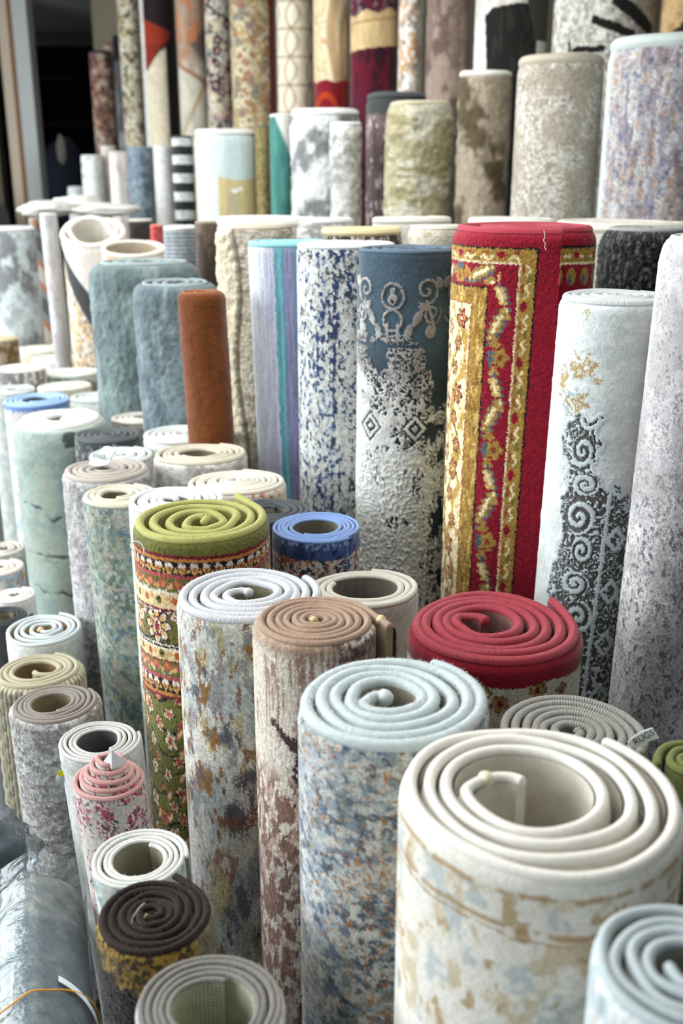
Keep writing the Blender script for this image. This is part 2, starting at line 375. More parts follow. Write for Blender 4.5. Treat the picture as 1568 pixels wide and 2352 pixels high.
# ------------------------------------------------------------------ rug patterns (what is woven into the pile)
def M(base, *layers, kn=.12, streak=None, warp=0, top=None, kk=2.6):
    """base colour with layers (colour, size across, size down, threshold, softness); top = (y, colour) plain hem"""
    def f(a, y, R, sd):
        c = full(a, base)
        a1, y1 = a, y
        if warp:
            a1 = a + warp * (fbm(a / 40, y / 40, sd + 71) - .5) * 2; y1 = y + warp * (fbm(a / 40, y / 40, sd + 72) - .5) * 2
        for i, l in enumerate(layers):
            col, sx, sy, thr, so = l[:5]
            n = fbm(a1 / sx, y1 / sy, sd + 101 * (i + 1), 4)
            m = sm(thr - so, thr + so, n + .05 * (hsh(np.floor(a / kk), np.floor(y / kk), sd + i) - .5))
            c = mix(c, col, m)
        if top is not None:
            c = mix(c, top[1], 1 - sm(top[0] - 4, top[0] + 4, y + 6 * (hsh(np.floor(a / 4), 0, sd) - .5)))
        if streak:
            amt, sx, sy = streak; c = c * (1 + amt * (fbm(a / sx, y / sy, sd + 55, 2) - .5)[:, None] * 2)
        return c * knot(a, y, sd, kn, kk)[:, None]
    return f
def SPK(base, cols, k=6, p=.3, kn=.12, grad=None, sy=1.0, clump=0):
    """speckled: single knots of other colours in a base"""
    def f(a, y, R, sd):
        c = full(a, base); 
        ga, gy = jag(a, y, sd, k * .8, k * .5)
        ix, iy = np.floor(ga / k), np.floor(gy / (k * sy))
        hh = hsh(ix, iy, sd); which = hsh(ix, iy, sd + 3)
        pp = p * (1 if grad is None else grad(a, y))
        if clump: pp = pp * sm(.42, .6, fbm(a / clump, y / clump, sd + 8)) * 2
        for i, cc in enumerate(cols):
            m = ((hh < pp) & (which >= i / len(cols)) & (which < (i + 1) / len(cols))).astype(float) * .9
            c = mix(c, cc, m)
        return c * knot(a, y, sd, kn)[:, None]
    return f
def STR(stripes, kn=.1, edge=2.5, sx=4, sy=60, amt=.06):
    """vertical stripes: (left edge, colour)"""
    def f(a, y, R, sd):
        c = full(a, stripes[0][1]); e = edge * 2 * (vn(a * 0 + y / 7, a / 30, sd) - .5)
        for x0, col in stripes[1:]: c = mix(c, col, sm(-1.5, 1.5, a + e - x0))
        c = c * (1 + amt * 2 * (fbm(a / sx, y / sy, sd + 4, 3) - .5))[:, None]
        return c * knot(a, y, sd, kn)[:, None]
    return f
def HB(bands, kn=.1, edge=3, layers=()):
    """horizontal bands: (lower end y, colour)"""
    mm = None
    def f(a, y, R, sd):
        c = full(a, bands[-1][1]); e = edge * 2 * (vn(a / 9, y / 9, sd) - .5)
        for y1, col in reversed(bands[:-1]): c = mix(c, col, 1 - sm(-1.5, 1.5, y + e - y1))
        for i, (col, sx, sy, thr, so) in enumerate(layers):
            c = mix(c, col, sm(thr - so, thr + so, fbm(a / sx, y / sy, sd + 101 * (i + 1), 4)))
        return c * knot(a, y, sd, kn)[:, None]
    return f
def ell(a, y, cx, cy, rx, ry, rot=0):
    dx, dy = a - cx, y - cy; cr_, sr = math.cos(rot), math.sin(rot)
    return np.hypot((dx * cr_ + dy * sr) / rx, (-dx * sr + dy * cr_) / ry)
def paint(c, m, col): 
    m = m.astype(bool); c[m] = col; return c
def flower(c, a, y, cx, cy, r, k, cols, ph=0):
    dx, dy = a - cx, y - cy; d = np.hypot(dx, dy); an = np.arctan2(dy, dx) + ph
    pet = .6 + .4 * np.abs(np.cos(k * an / 2)); q = d / (r * pet)
    for lim, col in zip((1.0, .86, .66, .42, .2), cols): paint(c, q < lim, col)
    return c
def arab(a, y, P, sc, k, w, sd, soft=.3):
    """scrolling damask filigree, mirrored about every P: 1 on the scroll lines"""
    am = np.abs((a + P / 2) % P - P / 2)
    n = fbm(am / sc, y / sc, sd, 2) * k + .6 * np.sin(am / sc * 1.7) * np.sin(y / sc * 1.3)
    d = np.abs((n % 1) - .5)
    return 1 - sm(w * (1 - soft), w * (1 + soft), d)
def spiral_line(a, y, cx, cy, r, turns, wd, mir=1, ph=0):
    dx, dy = (a - cx) * mir, y - cy; d = np.hypot(dx, dy); an = (np.arctan2(dy, dx) + ph) / (2 * np.pi)
    pit = r / turns; q = (d / pit - an) % 1
    return (np.minimum(q, 1 - q) * pit < wd) & (d < r)

def p_persian(a, y, R, sd):                                   # olive oriental rug
    G, RD, OR, BK, CR, PK, GD, WH = (112, 112, 48), (128, 22, 42), (206, 132, 60), (28, 26, 38), (233, 204, 150), (190, 84, 84), (222, 172, 92), (238, 230, 214)
    aj, yj = jag(a, y, sd, 4.5, 2.6)
    yj = yj - 2.5 * np.sin(aj / 60)
    c = full(a, G)
    def band(y0, y1, col): paint(c, (yj >= y0) & (yj < y1), col)
    for (o, flip) in ((1284, 0), (1556, 1)):
        b0 = (lambda p, q, col: band(o + p, o + q, col)) if not flip else (lambda p, q, col: band(o + 46 - q, o + 46 - p, col))
        b0(-8, 0, RD); b0(0, 7, OR); b0(7, 37, BK); b0(37, 46, PK)
        i = np.floor(aj / 30); la = aj - (i + .5) * 30
        for dx_, s_ in ((0, 1),):
            cyy = o + 23
            tri = (np.abs(la) < 11 - .45 * np.abs(yj - cyy + 4)) & (np.abs(yj - cyy) < 13)
            paint(c, tri & (yj < cyy - 4), WH); paint(c, tri & (yj >= cyy - 4), GD); paint(c, ell(la, yj, 0, cyy + 1, 4, 5) < 1, (176, 70, 50))
            paint(c, (ell(np.abs(la), yj, 15, cyy + 5, 4.5, 5) < 1), GD); paint(c, (ell(np.abs(la), yj, 15, cyy - 4, 3, 3) < 1), RD)
    # flowers on green strips
    for y0, y1 in ((1330, 1362), (1522, 1552)):
        i = np.floor(aj / 38); la = aj - (i + .5) * 38; yc = (y0 + y1) / 2; m = (yj > y0) & (yj < y1)
        paint(c, m & (np.sin(aj / 9) * 9 + yc + 6 < yj) & (np.sin(aj / 9) * 9 + yc + 10 > yj), WH)
        paint(c, m & (ell(la, yj, 0, yc - 2, 14, 10) < 1), PK); paint(c, m & (ell(la, yj, 0, yc - 3, 7, 6) < 1), OR); paint(c, m & (ell(np.abs(la), yj, 17, yc + 4, 6, 5) < 1), GD)
    # cream strips
    for y0, y1 in ((1362, 1402), (1492, 1520)):
        band(y0, y1, CR); band(y0, y0 + 5, WH)
        i = np.floor(aj / 44); la = aj - (i + .5) * 44; yc = (y0 + y1) / 2 + 1; m = (yj > y0) & (yj < y1)
        odd = (i % 2 == 0)
        paint(c, m & odd & (ell(la, yj, 0, yc, 9, 9) < 1), (196, 96, 40)); paint(c, m & ~odd & (ell(la, yj, 0, yc, 10, 9) < 1), (120, 112, 40)); paint(c, m & ~odd & (ell(la, yj, 0, yc - 2, 4, 4) < 1), BK)
        paint(c, m & (ell(np.abs(la), yj, 21, yc - 4, 5, 4) < 1), GD)
    band(1402, 1408, RD); band(1408, 1411, WH)
    # the wide strip with palmettes
    m = (yj > 1411) & (yj < 1480)
    P = 196; i = np.floor((aj + 121 + P / 2) / P); la = aj + 121 - i * P
    for q, (dx_, yy, rx, ry, rt, col) in enumerate(((74, 1436, 15, 9, .4, CR), (72, 1462, 14, 8, -.5, OR), (95, 1446, 7, 22, 0, GD), (52, 1420, 12, 6, 0, WH))):
        e = ell(np.abs(la), yj, dx_, yy, rx, ry, rt); paint(c, m & (e < 1.18), RD if q % 2 else WH); paint(c, m & (e < .95), col); paint(c, m & (e < .4), PK)
    dx, dy = la, (yj - 1443) ; d = np.hypot(dx, dy * 1.0); an = np.arctan2(dy, dx)
    pet = 42 * (.62 + .38 * np.abs(np.cos(an * 4)))
    for lim, col in ((1.13, BK), (1.0, RD), (.93, WH), (.74, GD)): paint(c, (yj > 1409) & (yj < 1486) & (d < pet * lim), col)
    sp = np.abs(np.sin(an * 4)) > .93; paint(c, (d < pet * .93) & sp & (d > 12), BK)
    e = ell(la, yj, 0, 1446, 13, 19)
    for lim, col in ((1.15, RD), (.95, WH), (.72, PK), (.45, (150, 40, 60))): paint(c, e < lim, col)
    paint(c, ell(la, yj, 0, 1458, 5, 6) < 1, G)
    band(1480, 1484, BK); band(1484, 1487, WH); band(1487, 1491, BK); band(1520, 1523, RD)
    # vine field below
    m = yj > 1606
    vine = np.abs(np.sin(aj / 31 + 1.2 * np.sin(yj / 47)) * 17 - ((yj + 20 * np.sin(aj / 50)) % 58 - 29)) < 2.4
    paint(c, m & vine, BK)
    cell = 70
    for ox, oy, r, k, pal in ((0, 0, 21, 5, (BK, WH, CR, PK, RD)), (35, 35, 17, 6, (BK, CR, PK, RD, GD))):
        ix, iy = np.floor((aj + ox) / cell), np.floor((yj + oy) / cell)
        jx, jy = (hsh(ix, iy, sd) - .5) * 18, (hsh(ix, iy, sd + 1) - .5) * 18; rr = r * (.7 + .6 * hsh(ix, iy, sd + 2))
        lx, ly = aj + ox - (ix + .5) * cell - jx, yj + oy - (iy + .5) * cell - jy
        rot = hsh(ix, iy, sd + 4) * 6.3; lx, ly = lx * np.cos(rot) + ly * np.sin(rot), (-lx * np.sin(rot) + ly * np.cos(rot)) * 1.25
        d = np.hypot(lx, ly); an = np.arctan2(ly, lx); pet = rr * (.45 + .55 * np.abs(np.cos(k * an / 2)))
        pick = hsh(ix, iy, sd + 6)
        for lim, col in zip((1.12, .94, .74, .42, .2), pal):
            mm = m & (d < pet * lim)
            paint(c, mm, col)
            if col == CR: paint(c, mm & (pick > .6), OR)
    ix, iy = np.floor((aj + 12) / 44), np.floor((yj + 50) / 50); lx, ly = aj + 12 - (ix + .5) * 44, yj + 50 - (iy + .5) * 50
    e = ell(lx, ly, 8, 10, 5, 14, .6); paint(c, m & (e < 1.3) & (hsh(ix, iy, 5) > .6), PK); paint(c, m & (e < .9) & (hsh(ix, iy, 5) > .6), CR)
    paint(c, yj < 1276, G)
    c = c * (1 + .1 * (fbm(a / 30, y / 20, sd + 2) - .5))[:, None]
    return c * knot(a, y, sd, .16)[:, None], 2.0 * (hsh(np.floor(a / 3), np.floor(y / 3), sd) - .5)

def p_redgold(a, y, R, sd):                                    # tall red rug with a gold border
    RD, GD, GO, BK, CR, BL, DR = (150, 14, 38), (168, 128, 52), (206, 170, 92), (22, 20, 26), (240, 222, 172), (84, 96, 104), (120, 12, 34)
    U0 = 1212.0
    A = lambda x: R * math.asin(max(-1, min(1, (x - U0) / R)))
    aj, yj = jag(a, y, sd, 4.5, 2.6)
    aj = aj + .035 * (yj - 900) * .6
    c = full(a, RD)
    flap = a > A(1289)
    xo, xi, xb, xg = A(1232), A(1192), A(1122), A(1086)
    yo, yi, yb, yg = 572, 606, 664, 704
    d = np.maximum(aj - xo, yo - yj)                            # signed distances to the nested frames (inside negative)
    f = lambda xe, ye: (aj < xe) & (yj > ye)
    paint(c, f(xo + 5, yo - 4), BK); paint(c, f(xo, yo), GD)
    # gold border ornament: along top and along the side
    alongx = (yj < yi) & (aj < xi); alongy = (aj > xi) & (yj > yi)
    for along, s_, t_, t0 in ((alongx, aj, yj, (yo + yi) / 2), (alongy, yj, aj, (xo + xi) / 2)):
        i = np.floor(s_ / 128); l = s_ - (i + .5) * 128
        ins = f(xo - 3, yo + 3)
        paint(c, ins & along & (np.abs(l) < 16 - 1.5 * np.abs(t_ - t0 + 4)) & (np.abs(t_ - t0 + 2) < 10), RD)
        paint(c, ins & along & (np.abs(np.abs(l) - 38) < 20) & (np.abs(t_ - t0 - 3 + 4 * np.sin(l / 4)) < 3.5), (232, 214, 160))
        paint(c, ins & along & (ell(np.abs(l), t_, 40, t0 - 9, 12, 4) < 1), (150, 70, 40))
        paint(c, ins & along & (ell(np.abs(l), t_, 60, t0 + 6, 7, 4) < 1), (118, 108, 44))
    paint(c, f(xi + 4, yi - 4), (236, 216, 176)); paint(c, f(xi, yi), RD)
    # leaf motifs in the red band
    m = f(xi - 2, yi + 2) & ~f(xb + 3, yb - 3)
    xm = (xi + xb) / 2; ym = (yi + yb) / 2
    def motif(m, s_, t_, flip):
        P = 212; i = np.floor(s_ / P); l = s_ - i * P
        e = ell(t_, l, -4, 46, 15, 46, .45 if not flip else -.45)
        rag = .25 * np.sin(l / 2.6) 
        paint(c, m & (e + rag < 1.15), BL); paint(c, m & (ell(t_, l, -7, 46, 13, 42, .45 if not flip else -.45) + rag < 1), GD); paint(c, m & (ell(t_, l, -7, 44, 5, 32, .45 if not flip else -.45) + rag < 1), CR)
        paint(c, m & (ell(t_, l, 13, 20, 9, 18, -.5) + rag * .5 < 1), (176, 140, 66)); paint(c, m & (ell(t_, l, 14, 12, 4, 6) < 1), CR)
        q = np.hypot(t_ - 6, l - 122); an = np.arctan2(l - 122, t_ - 6); paint(c, m & (q < 24 * (.6 + .4 * np.abs(np.cos(an * 2.5)))), GD); paint(c, m & (q < 7), (140, 60, 30))
        paint(c, m & (ell(t_, l, -18, 124, 9, 17) + rag < 1), BL)
        paint(c, m & (ell(t_, l, -8, 92, 13, 12) + rag < 1), GD); paint(c, m & (ell(t_, l, -8, 156, 12, 13) + rag < 1), GD)
        e3 = ell(t_, l, 2, 190, 12, 30, -.4); paint(c, m & (e3 + rag < 1.1), BL); paint(c, m & (ell(t_, l, -2, 190, 11, 27, -.4) + rag < 1), GO); paint(c, m & (ell(t_, l, -3, 190, 4, 18, -.4) < 1), CR)
    motif(m & (yj > yb - 10), yj - 700, aj - xm, 0)
    motif(m & (yj <= yb - 10) & (aj < xb + 30), xb + 4 - aj + 20, yj - ym, 1)
    paint(c, f(xb + 4, yb - 4), BK); paint(c, f(xb, yb), GD)
    mm = f(xb, yb) & ~f(xg + 4, yg - 4)
    paint(c, mm & (fbm(aj / 9, yj / 22, sd + 3) > .6), (140, 100, 36)); paint(c, mm & (fbm(aj / 7, yj / 30, sd + 5) > .64), GO)
    paint(c, f(xg + 3, yg - 3), (150, 66, 34)); paint(c, f(xg - 1, yg + 1), CR)
    # cream field with gold scrolls and red flowers
    m = f(xg - 4, yg + 4)
    t_ = xg - aj
    sc = np.abs(np.sin(yj / 48 + .6 * np.sin(yj / 20)) * 34 + 46 - t_)
    paint(c, m & (sc < 9 + 5 * np.sin(yj / 15)), (186, 146, 62)); paint(c, m & (np.abs(np.cos(yj / 48) * 40 + 60 - t_) < 5), (150, 120, 48))
    paint(c, m & (fbm(aj / 15, yj / 15, sd + 21) > .64), (190, 150, 70))
    for k_ in range(12):
        yc = 740 + k_ * 60; tc_ = 34 + 26 * ((k_ * 7) % 5) / 4; r_ = 20 if k_ % 3 else 27
        flower(c, np.where(m, aj, 1e6), yj, xg - tc_, yc, r_, 6, (BK, (160, 40, 34), (188, 150, 66), (140, 20, 36), CR), k_)
        flower(c, np.where(m, aj, 1e6), yj, xg - tc_ - 66, yc + 28, 24, 5, ((180, 140, 60), (70, 90, 90), (170, 40, 40), CR, GD), k_)
    # beyond the loose end: the wrap underneath, its border runs across
    c2 = full(a, RD)
    paint(c2, (yj > 570) & (yj < 612), GD); paint(c2, (yj > 568) & (yj < 574), BK); paint(c2, (yj > 607) & (yj < 612), CR)
    paint(c2, (yj > 590) & (yj < 597) & (np.sin(a / 7) > -.2), CR); paint(c2, (ell((a % 70) - 35, yj, 0, 590, 9, 8) < 1), RD)
    paint(c2, (ell((a % 46) - 23, yj, 0, 640, 16, 20) < 1) & (yj > 612), GD); paint(c2, (ell((a % 46) - 18, yj, 0, 648, 7, 12) < 1) & (yj > 612), BL)
    c[flap] = c2[flap]
    fold = a > A(1245); c = c * (1 - .0 * fold)[:, None]
    return c * knot(a, y, sd, .17)[:, None] * (1 + .10 * (fbm(a / 60, y / 14, sd + 1, 2) - .5))[:, None], 2.2 * (hsh(np.floor(a / 3), np.floor(y / 3), sd) - .5)

def p_slate(a, y, R, sd):                                      # slate blue rug with carved silver damask
    BL, SL, GR, SV = (66, 88, 104), (46, 60, 66), (136, 132, 130), (206, 208, 204)
    aj, yj = jag(a, y, sd, 3.0, 2.6)
    c = full(a, BL); c = c * (1 - .12 * (fbm(a / 16, y / 6, sd, 2) - .3))[:, None]
    low = sm(760, 900, yj); low2 = sm(980, 1120, yj)
    ground = (1 - low)[:, None] * np.array(BL, float) + low[:, None] * np.array(SL, float)
    c = np.where((yj > 690)[:, None], ground, c)
    L = np.zeros(len(a), bool); P = 132; cx0 = -34
    la = np.abs((aj - cx0 + P) % (2 * P) - P)                  # mirrored about the ogee at cx0
    rel = np.zeros(len(a))
    top = (yj > 628) & (yj < 800)
    og = np.abs(np.hypot(la / 1.0, (yj - 684) * (np.where(yj < 684, .8, 1.05))) - 29 - np.where(yj < 684, -.12 * (684 - yj), 0)) < 3
    og |= (np.hypot(la, (yj - 690)) < 13) & (np.hypot(la, yj - 694) > 5)
    og |= np.abs(np.hypot(la, (yj - 738)) - 24) < 3
    og |= (np.abs(la - 3) < 3) & (yj > 664) & (yj < 678)
    og |= spiral_line(la, yj, 84, 668, 34, 1.6, 3.2, 1, 2.0) | spiral_line(la, yj, 100, 722, 26, 1.5, 3.2, -1, .5)
    og |= (ell(la, yj, 62, 732, 9, 22, .5) < 1) | (ell(la, yj, 76, 706, 12, 10) < 1) | (ell(la, yj, 120, 652, 10, 14, -.5) < 1) | (np.abs(la - 66 - .35 * (yj - 640)) < 4) & (yj > 690) & (yj < 760)
    og |= (ell(la, yj, 40, 764, 9, 18, .3) < 1) | (ell(la, yj, 14, 770, 5, 26) < 1) | (ell(la, yj, 96, 764, 14, 16) < 1)
    L |= top & og
    # below: dense filigree, more silver further down
    f1 = arab(aj - cx0, yj, 2 * P, 24, 4.2, .20, sd + 1) > .5
    f2 = arab(aj - cx0, yj, P, 15, 3.4, .22, sd + 2) > .5
    wear = fbm(aj / 34, yj / 48, sd + 5, 4) + .10 * np.sin(aj / 30 + 1.0)
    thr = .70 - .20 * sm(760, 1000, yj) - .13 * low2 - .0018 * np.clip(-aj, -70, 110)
    area = yj > 770
    L |= area & (f1 | f2) & (wear > thr - .18)
    L |= area & (wear > thr + .10 - .05 * low2)
    L &= ~((np.abs(yj - 797) < 4)) | (yj > 900)
    for cy in (985,):
        dd = np.abs(np.abs(la - 62) + np.abs(yj - cy)); L = np.where((dd < 36) & area, (np.abs(dd - 24) < 6) | (dd < 9), L)
    for vx in (30, 98): L |= (yj > 1010) & (np.abs(la - vx) < 4)
    frac = fbm(aj / 26, yj / 22, sd + 9, 3)
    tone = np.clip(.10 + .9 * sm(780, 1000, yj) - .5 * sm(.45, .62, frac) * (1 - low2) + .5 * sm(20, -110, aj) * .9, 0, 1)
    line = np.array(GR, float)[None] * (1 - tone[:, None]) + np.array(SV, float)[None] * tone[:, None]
    c = np.where(L[:, None], line, c)
    relief = np.where(L, 3.6, 0) + low2 * 3.2 * (arab(a - cx0, y, P, 13, 3.2, .16, sd + 6) - .5)
    return c * knot(a, y, sd, .13)[:, None], relief

def p_white_damask(a, y, R, sd):                               # pale rug, worn dark scrollwork
    WH, GY, OC, BL = (211, 219, 219), (92, 91, 90), (168, 134, 70), (140, 164, 176)
    aj, yj = jag(a, y, sd, 3.0, 2.6)
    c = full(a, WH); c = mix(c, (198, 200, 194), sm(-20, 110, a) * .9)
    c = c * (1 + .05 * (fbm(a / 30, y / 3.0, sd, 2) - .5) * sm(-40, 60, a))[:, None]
    c = mix(c, (188, 196, 196), sm(.5, .62, fbm(a / 50, y / 30, sd + 3)) * .6)
    dots = hsh(np.floor(aj / 4), np.floor(yj / 4), sd)
    for cx, cy, rx, ry, col in ((-64, 725, 14, 14, OC), (-112, 700, 14, 22, BL), (-60, 850, 44, 40, OC), (-78, 930, 46, 50, BL), (-115, 880, 24, 40, OC), (-60, 935, 40, 30, OC), (-18, 880, 20, 10, OC)):
        q = ell(aj, yj, cx, cy, rx, ry) + .9 * (fbm(aj / 12, yj / 12, sd + 4) - .5) * 2
        c = mix(c, col, ((q < .75) & (dots < .72)).astype(float) * .8)
    # dark ground shows along a slanting worn band, then over the whole lower right
    cen = -52 + .05 * (yj - 1000)
    reg = np.exp(-((aj - cen - 8) / 52) ** 2) * sm(930, 990, yj) * .75 + np.exp(-((aj - 62) / 46) ** 2) * sm(1070, 1180, yj) * .75 + np.exp(-((aj + 20) / 100) ** 2) * sm(1180, 1420, yj) * .55
    reg = reg + .9 * (fbm(aj / 26, yj / 30, sd + 6, 4) - .5)
    ground = reg > .42
    f1 = arab(aj, yj, 500, 21, 4.6, .17, sd + 1) > .5
    for k_ in range(7):
        cy = 965 + k_ * 76; cx = (-40 if k_ % 2 else -28) + .04 * (cy - 960)
        rr_ = (30, 38, 26, 40, 34, 28, 38)[k_]; ex = 1 + .25 * math.sin(k_ * 2.1); d = np.hypot((aj - cx) * ex, yj - cy); f1 = np.where(d < rr_, spiral_line(aj * ex, yj, cx * ex, cy, rr_, 1.7, 6, 1 if k_ % 2 else -1, k_ * 1.1), f1)
        d2 = np.hypot(aj - 26, yj - cy - 150); 
    vx = np.abs(aj - 38 + .03 * (yj - 1200)) < 5; f1 = f1 | (vx & (yj > 1120))
    dia = np.abs(np.abs(aj - 66) + np.abs((yj - 1180) % 120 - 60) - 24) < 7; f1 = f1 | (dia & (yj > 1130) & (aj > 40))
    dk = ground & ~f1.astype(bool)
    c = mix(c, (176, 196, 202), (reg > .3).astype(float) * .55)
    c = np.where(dk[:, None], np.array(GY, float) * (1 + .25 * (hsh(np.floor(a / 3), np.floor(y / 4), sd) - .5))[:, None], c)
    rel = np.where(dk, -3.2, 0) + np.where((reg > .25) & ~dk, 1.2, 0)
    return c * knot(a, y, sd, .08)[:, None], rel

def p_bluewhite(a, y, R, sd):                                  # white rug with navy abrash
    aj, yj = jag(a, y, sd, 4, 3)
    c = full(a, (208, 212, 208))
    vert = fbm(aj / 10, yj / 120, sd + 1, 3)
    band = np.exp(-((aj + 20) / 30) ** 2) * (1 - .7 * sm(800, 950, yj)) + .5 * np.exp(-((aj + 66) / 9) ** 2)
    n = fbm(aj / 7, yj / 9, sd + 2, 4) + .45 * (vert - .5)
    c = mix(c, (172, 168, 160), sm(.5, .56, fbm(aj / 14, yj / 22, sd + 8) + .0012 * np.clip(aj + 40, -60, 100)) * .5)
    c = mix(c, (122, 148, 186), sm(.60, .64, n + .10 * np.exp(-((aj + 50) / 60) ** 2)) * .8)
    c = mix(c, (46, 64, 106), sm(.64, .67, n + .17 * band))
    dk = fbm(aj / 8, yj / 11, sd + 4, 4) + .13 * sm(0, 60, aj) + .10 * sm(1000, 1120, yj) * sm(-10, 30, aj)
    c = mix(c, (62, 72, 80), sm(.66, .69, dk))
    f1 = arab(aj, yj, 400, 15, 3, .16, sd + 7) > .5
    c = np.where((f1 & (aj > 8) & (yj > 700))[:, None], np.array((204, 206, 200.)), c)
    return c * knot(a, y, sd, .15)[:, None], 1.2 * n

def p_lavender(a, y, R, sd):
    f = STR([(-400, (196, 204, 212)), (-92, (188, 194, 206)), (-70, (178, 184, 200)), (-52, (172, 170, 194)), (-44, (192, 194, 206)), (-36, (84, 156, 172)), (-22, (104, 178, 190)), (-14, (90, 146, 172)), (-6, (140, 138, 178)), (14, (120, 142, 176)), (40, (118, 150, 186))], amt=.1)
    c = f(a, y, R, sd); c = mix(c, (150, 148, 196), sm(.52, .66, fbm(a / 10, y / 90, sd + 7)) * .35)
    return c, 1.5 * (vn(a / 4, y / 60, sd) - .5)

def p_multi(a, y, R, sd):                                      # silver rug with ochre and slate patches
    aj, yj = jag(a, y, sd, 6, 3); yj = yj + 46 * (fbm(aj / 4, yj / 120, sd + 77, 2) - .5)
    c = full(a, (202, 203, 198))
    g = lambda i, sx, sy: fbm(aj / sx, yj / sy, sd + i, 4)
    right = sm(-90, 70, aj)
    c = mix(c, (164, 176, 178), sm(.53, .63, g(1, 60, 95)) * .7)
    c = mix(c, (178, 160, 100), sm(.59, .64, g(2, 42, 80)) * .7)
    c = mix(c, (140, 142, 144), sm(.605, .665, g(3, 44, 62) + .05 * right) * .85)
    c = mix(c, (146, 104, 54), sm(.56, .60, g(4, 44, 100) + .17 * sm(-60, 20, aj) * (1 - .95 * sm(1650, 1780, yj)) - .08))
    c = mix(c, (132, 80, 62), sm(.66, .68, g(5, 16, 30) + .03 * right) * .8)
    c = mix(c, (86, 88, 94), sm(.65, .69, g(6, 36, 50) + .05 * right + .06 * sm(1500, 1480, yj)) * .9)
    c = mix(c, (208, 206, 196), sm(.60, .64, g(7, 46, 50)) * .9)
    c = mix(c, (126, 138, 146), sm(1900, 2060, yj) * .35 * sm(.42, .55, g(8, 50, 60)))
    for cx, cy, rx, ry, col in ((-50, 1880, 30, 40, (82, 84, 90)), (-78, 1990, 34, 30, (150, 110, 92)), (-80, 1990, 16, 16, (214, 214, 206)), (-20, 1935, 30, 28, (206, 206, 190)), (-66, 1890, 60, 10, (138, 74, 54))):
        c = mix(c, col, (ell(aj, yj, cx, cy, rx, ry) < 1).astype(float) * .8)
    tw = .10 * (vn(a / 3.2, y / 40, sd) - .5)
    return c * (knot(a, y, sd, .26, 2.2) + tw)[:, None]

def p_brown(a, y, R, sd):                                      # cream and brown distressed rug
    aj, yj = jag(a, y, sd, 4, 2.6)
    c = full(a, (206, 196, 182))
    st = fbm(aj / 7, yj / 120, sd + 1, 3); st2 = fbm(aj / 13, yj / 13, sd + 2, 3)
    up = 1 - sm(1690, 1740, yj)
    c = mix(c, (142, 106, 92), up * sm(.43, .58, st + .35 * (st2 - .5) + .0014 * (aj + 40)) * .85)
    c = mix(c, (150, 122, 98), (1 - sm(1492, 1530, yj)) * .75)
    lo = sm(1770, 1830, yj)
    m2 = fbm(aj / 17 + yj / 90, yj / 22, sd + 3, 4) + .04 * sm(1800, 2100, yj)
    c = mix(c, (118, 82, 70), lo * sm(.475, .56, m2) * .92)
    c = mix(c, (150, 110, 96), lo * sm(.53, .6, fbm(aj / 18, yj / 26, sd + 4)) * .5)
    # a torn dark branch
    ridge = np.abs(yj - 1712 + .55 * (aj + 60) * -1 - 22 * (fbm(aj / 22, aj * 0, sd + 6) - .5)) + 10 * (fbm(aj / 7, yj / 7, sd + 8) - .5) * 2
    br = (ridge < 9 + .12 * np.clip(aj + 100, 0, 160)) & (aj > -128)
    blob = (ell(aj, yj, -28, 1765, 40, 70) + 1.3 * (fbm(aj / 14, yj / 16, sd + 9) - .5) * 2) < .8
    c = np.where((br | blob)[:, None], np.array((66, 46, 48.)), c)
    c = mix(c, (84, 64, 62), ((yj < 1530) & (aj > 40) & (fbm(aj / 12, yj / 12, sd + 12) > .5)).astype(float) * .8)
    c = mix(c, (222, 214, 204), ((yj < 1500) & (aj > 66) & (fbm(aj / 12, yj / 12, sd + 13) > .5)).astype(float) * .8)
    return c * knot(a, y, sd, .24, 2.2)[:, None], np.where(br | blob, -2.0, 0) + 1.5 * (vn(a / 4, y / 9, sd) - .5)

def p_denim(a, y, R, sd):                                      # blue and grey rug flecked with orange
    aj, yj = jag(a, y, sd, 5, 3)
    q = fbm(aj / 70, yj / 70, sd + 70, 2) * 6.0
    u1 = aj * np.cos(q) + yj * np.sin(q)
    c = full(a, (196, 202, 198))
    n1 = fbm(aj / 34, yj / 30, sd + 1, 5); n2 = fbm(aj / 36 + yj / 110, yj / 30 - aj / 80, sd + 2, 5)
    c = mix(c, (160, 168, 168), sm(.48, .58, n1) * .7)
    left = sm(-60, -200, aj)
    c = mix(c, (122, 141, 158), sm(.51, .59, n2) * (.75 - .3 * left))
    c = mix(c, (164, 184, 208), left * sm(.46, .56, fbm(aj / 20, yj / 40, sd + 4)) * .6)
    lo = sm(1850, 2100, yj)
    c = mix(c, (98, 118, 144), sm(.57, .63, fbm(aj / 40 + yj / 70, yj / 22 - aj / 50, sd + 5, 5) + .03 * lo) * .9)
    c = mix(c, (66, 80, 96), sm(.585, .635, .6 * fbm(aj / 11 + yj / 30, yj / 7 - aj / 26, sd + 6, 3) + .4 * fbm(aj / 50, yj / 40, sd + 16, 2) - .02 * left + .02) * .85)
    c = mix(c, (112, 128, 126), sm(.60, .68, fbm(aj / 50, yj / 40, sd + 7)) * .5)
    c = mix(c, (206, 208, 202), sm(.57, .63, fbm(aj / 20, yj / 14, sd + 8, 4)) * .9)
    c = mix(c, (184, 116, 62), sm(.64, .67, fbm(aj / 7, yj / 6, sd + 9, 2) - .05 * left + .26 * (fbm(aj / 60, yj / 60, sd + 10) - .5)) * sm(1690, 1730, yj) * .75)
    return c * knot(a, y, sd, .16)[:, None], 1.2 * n2

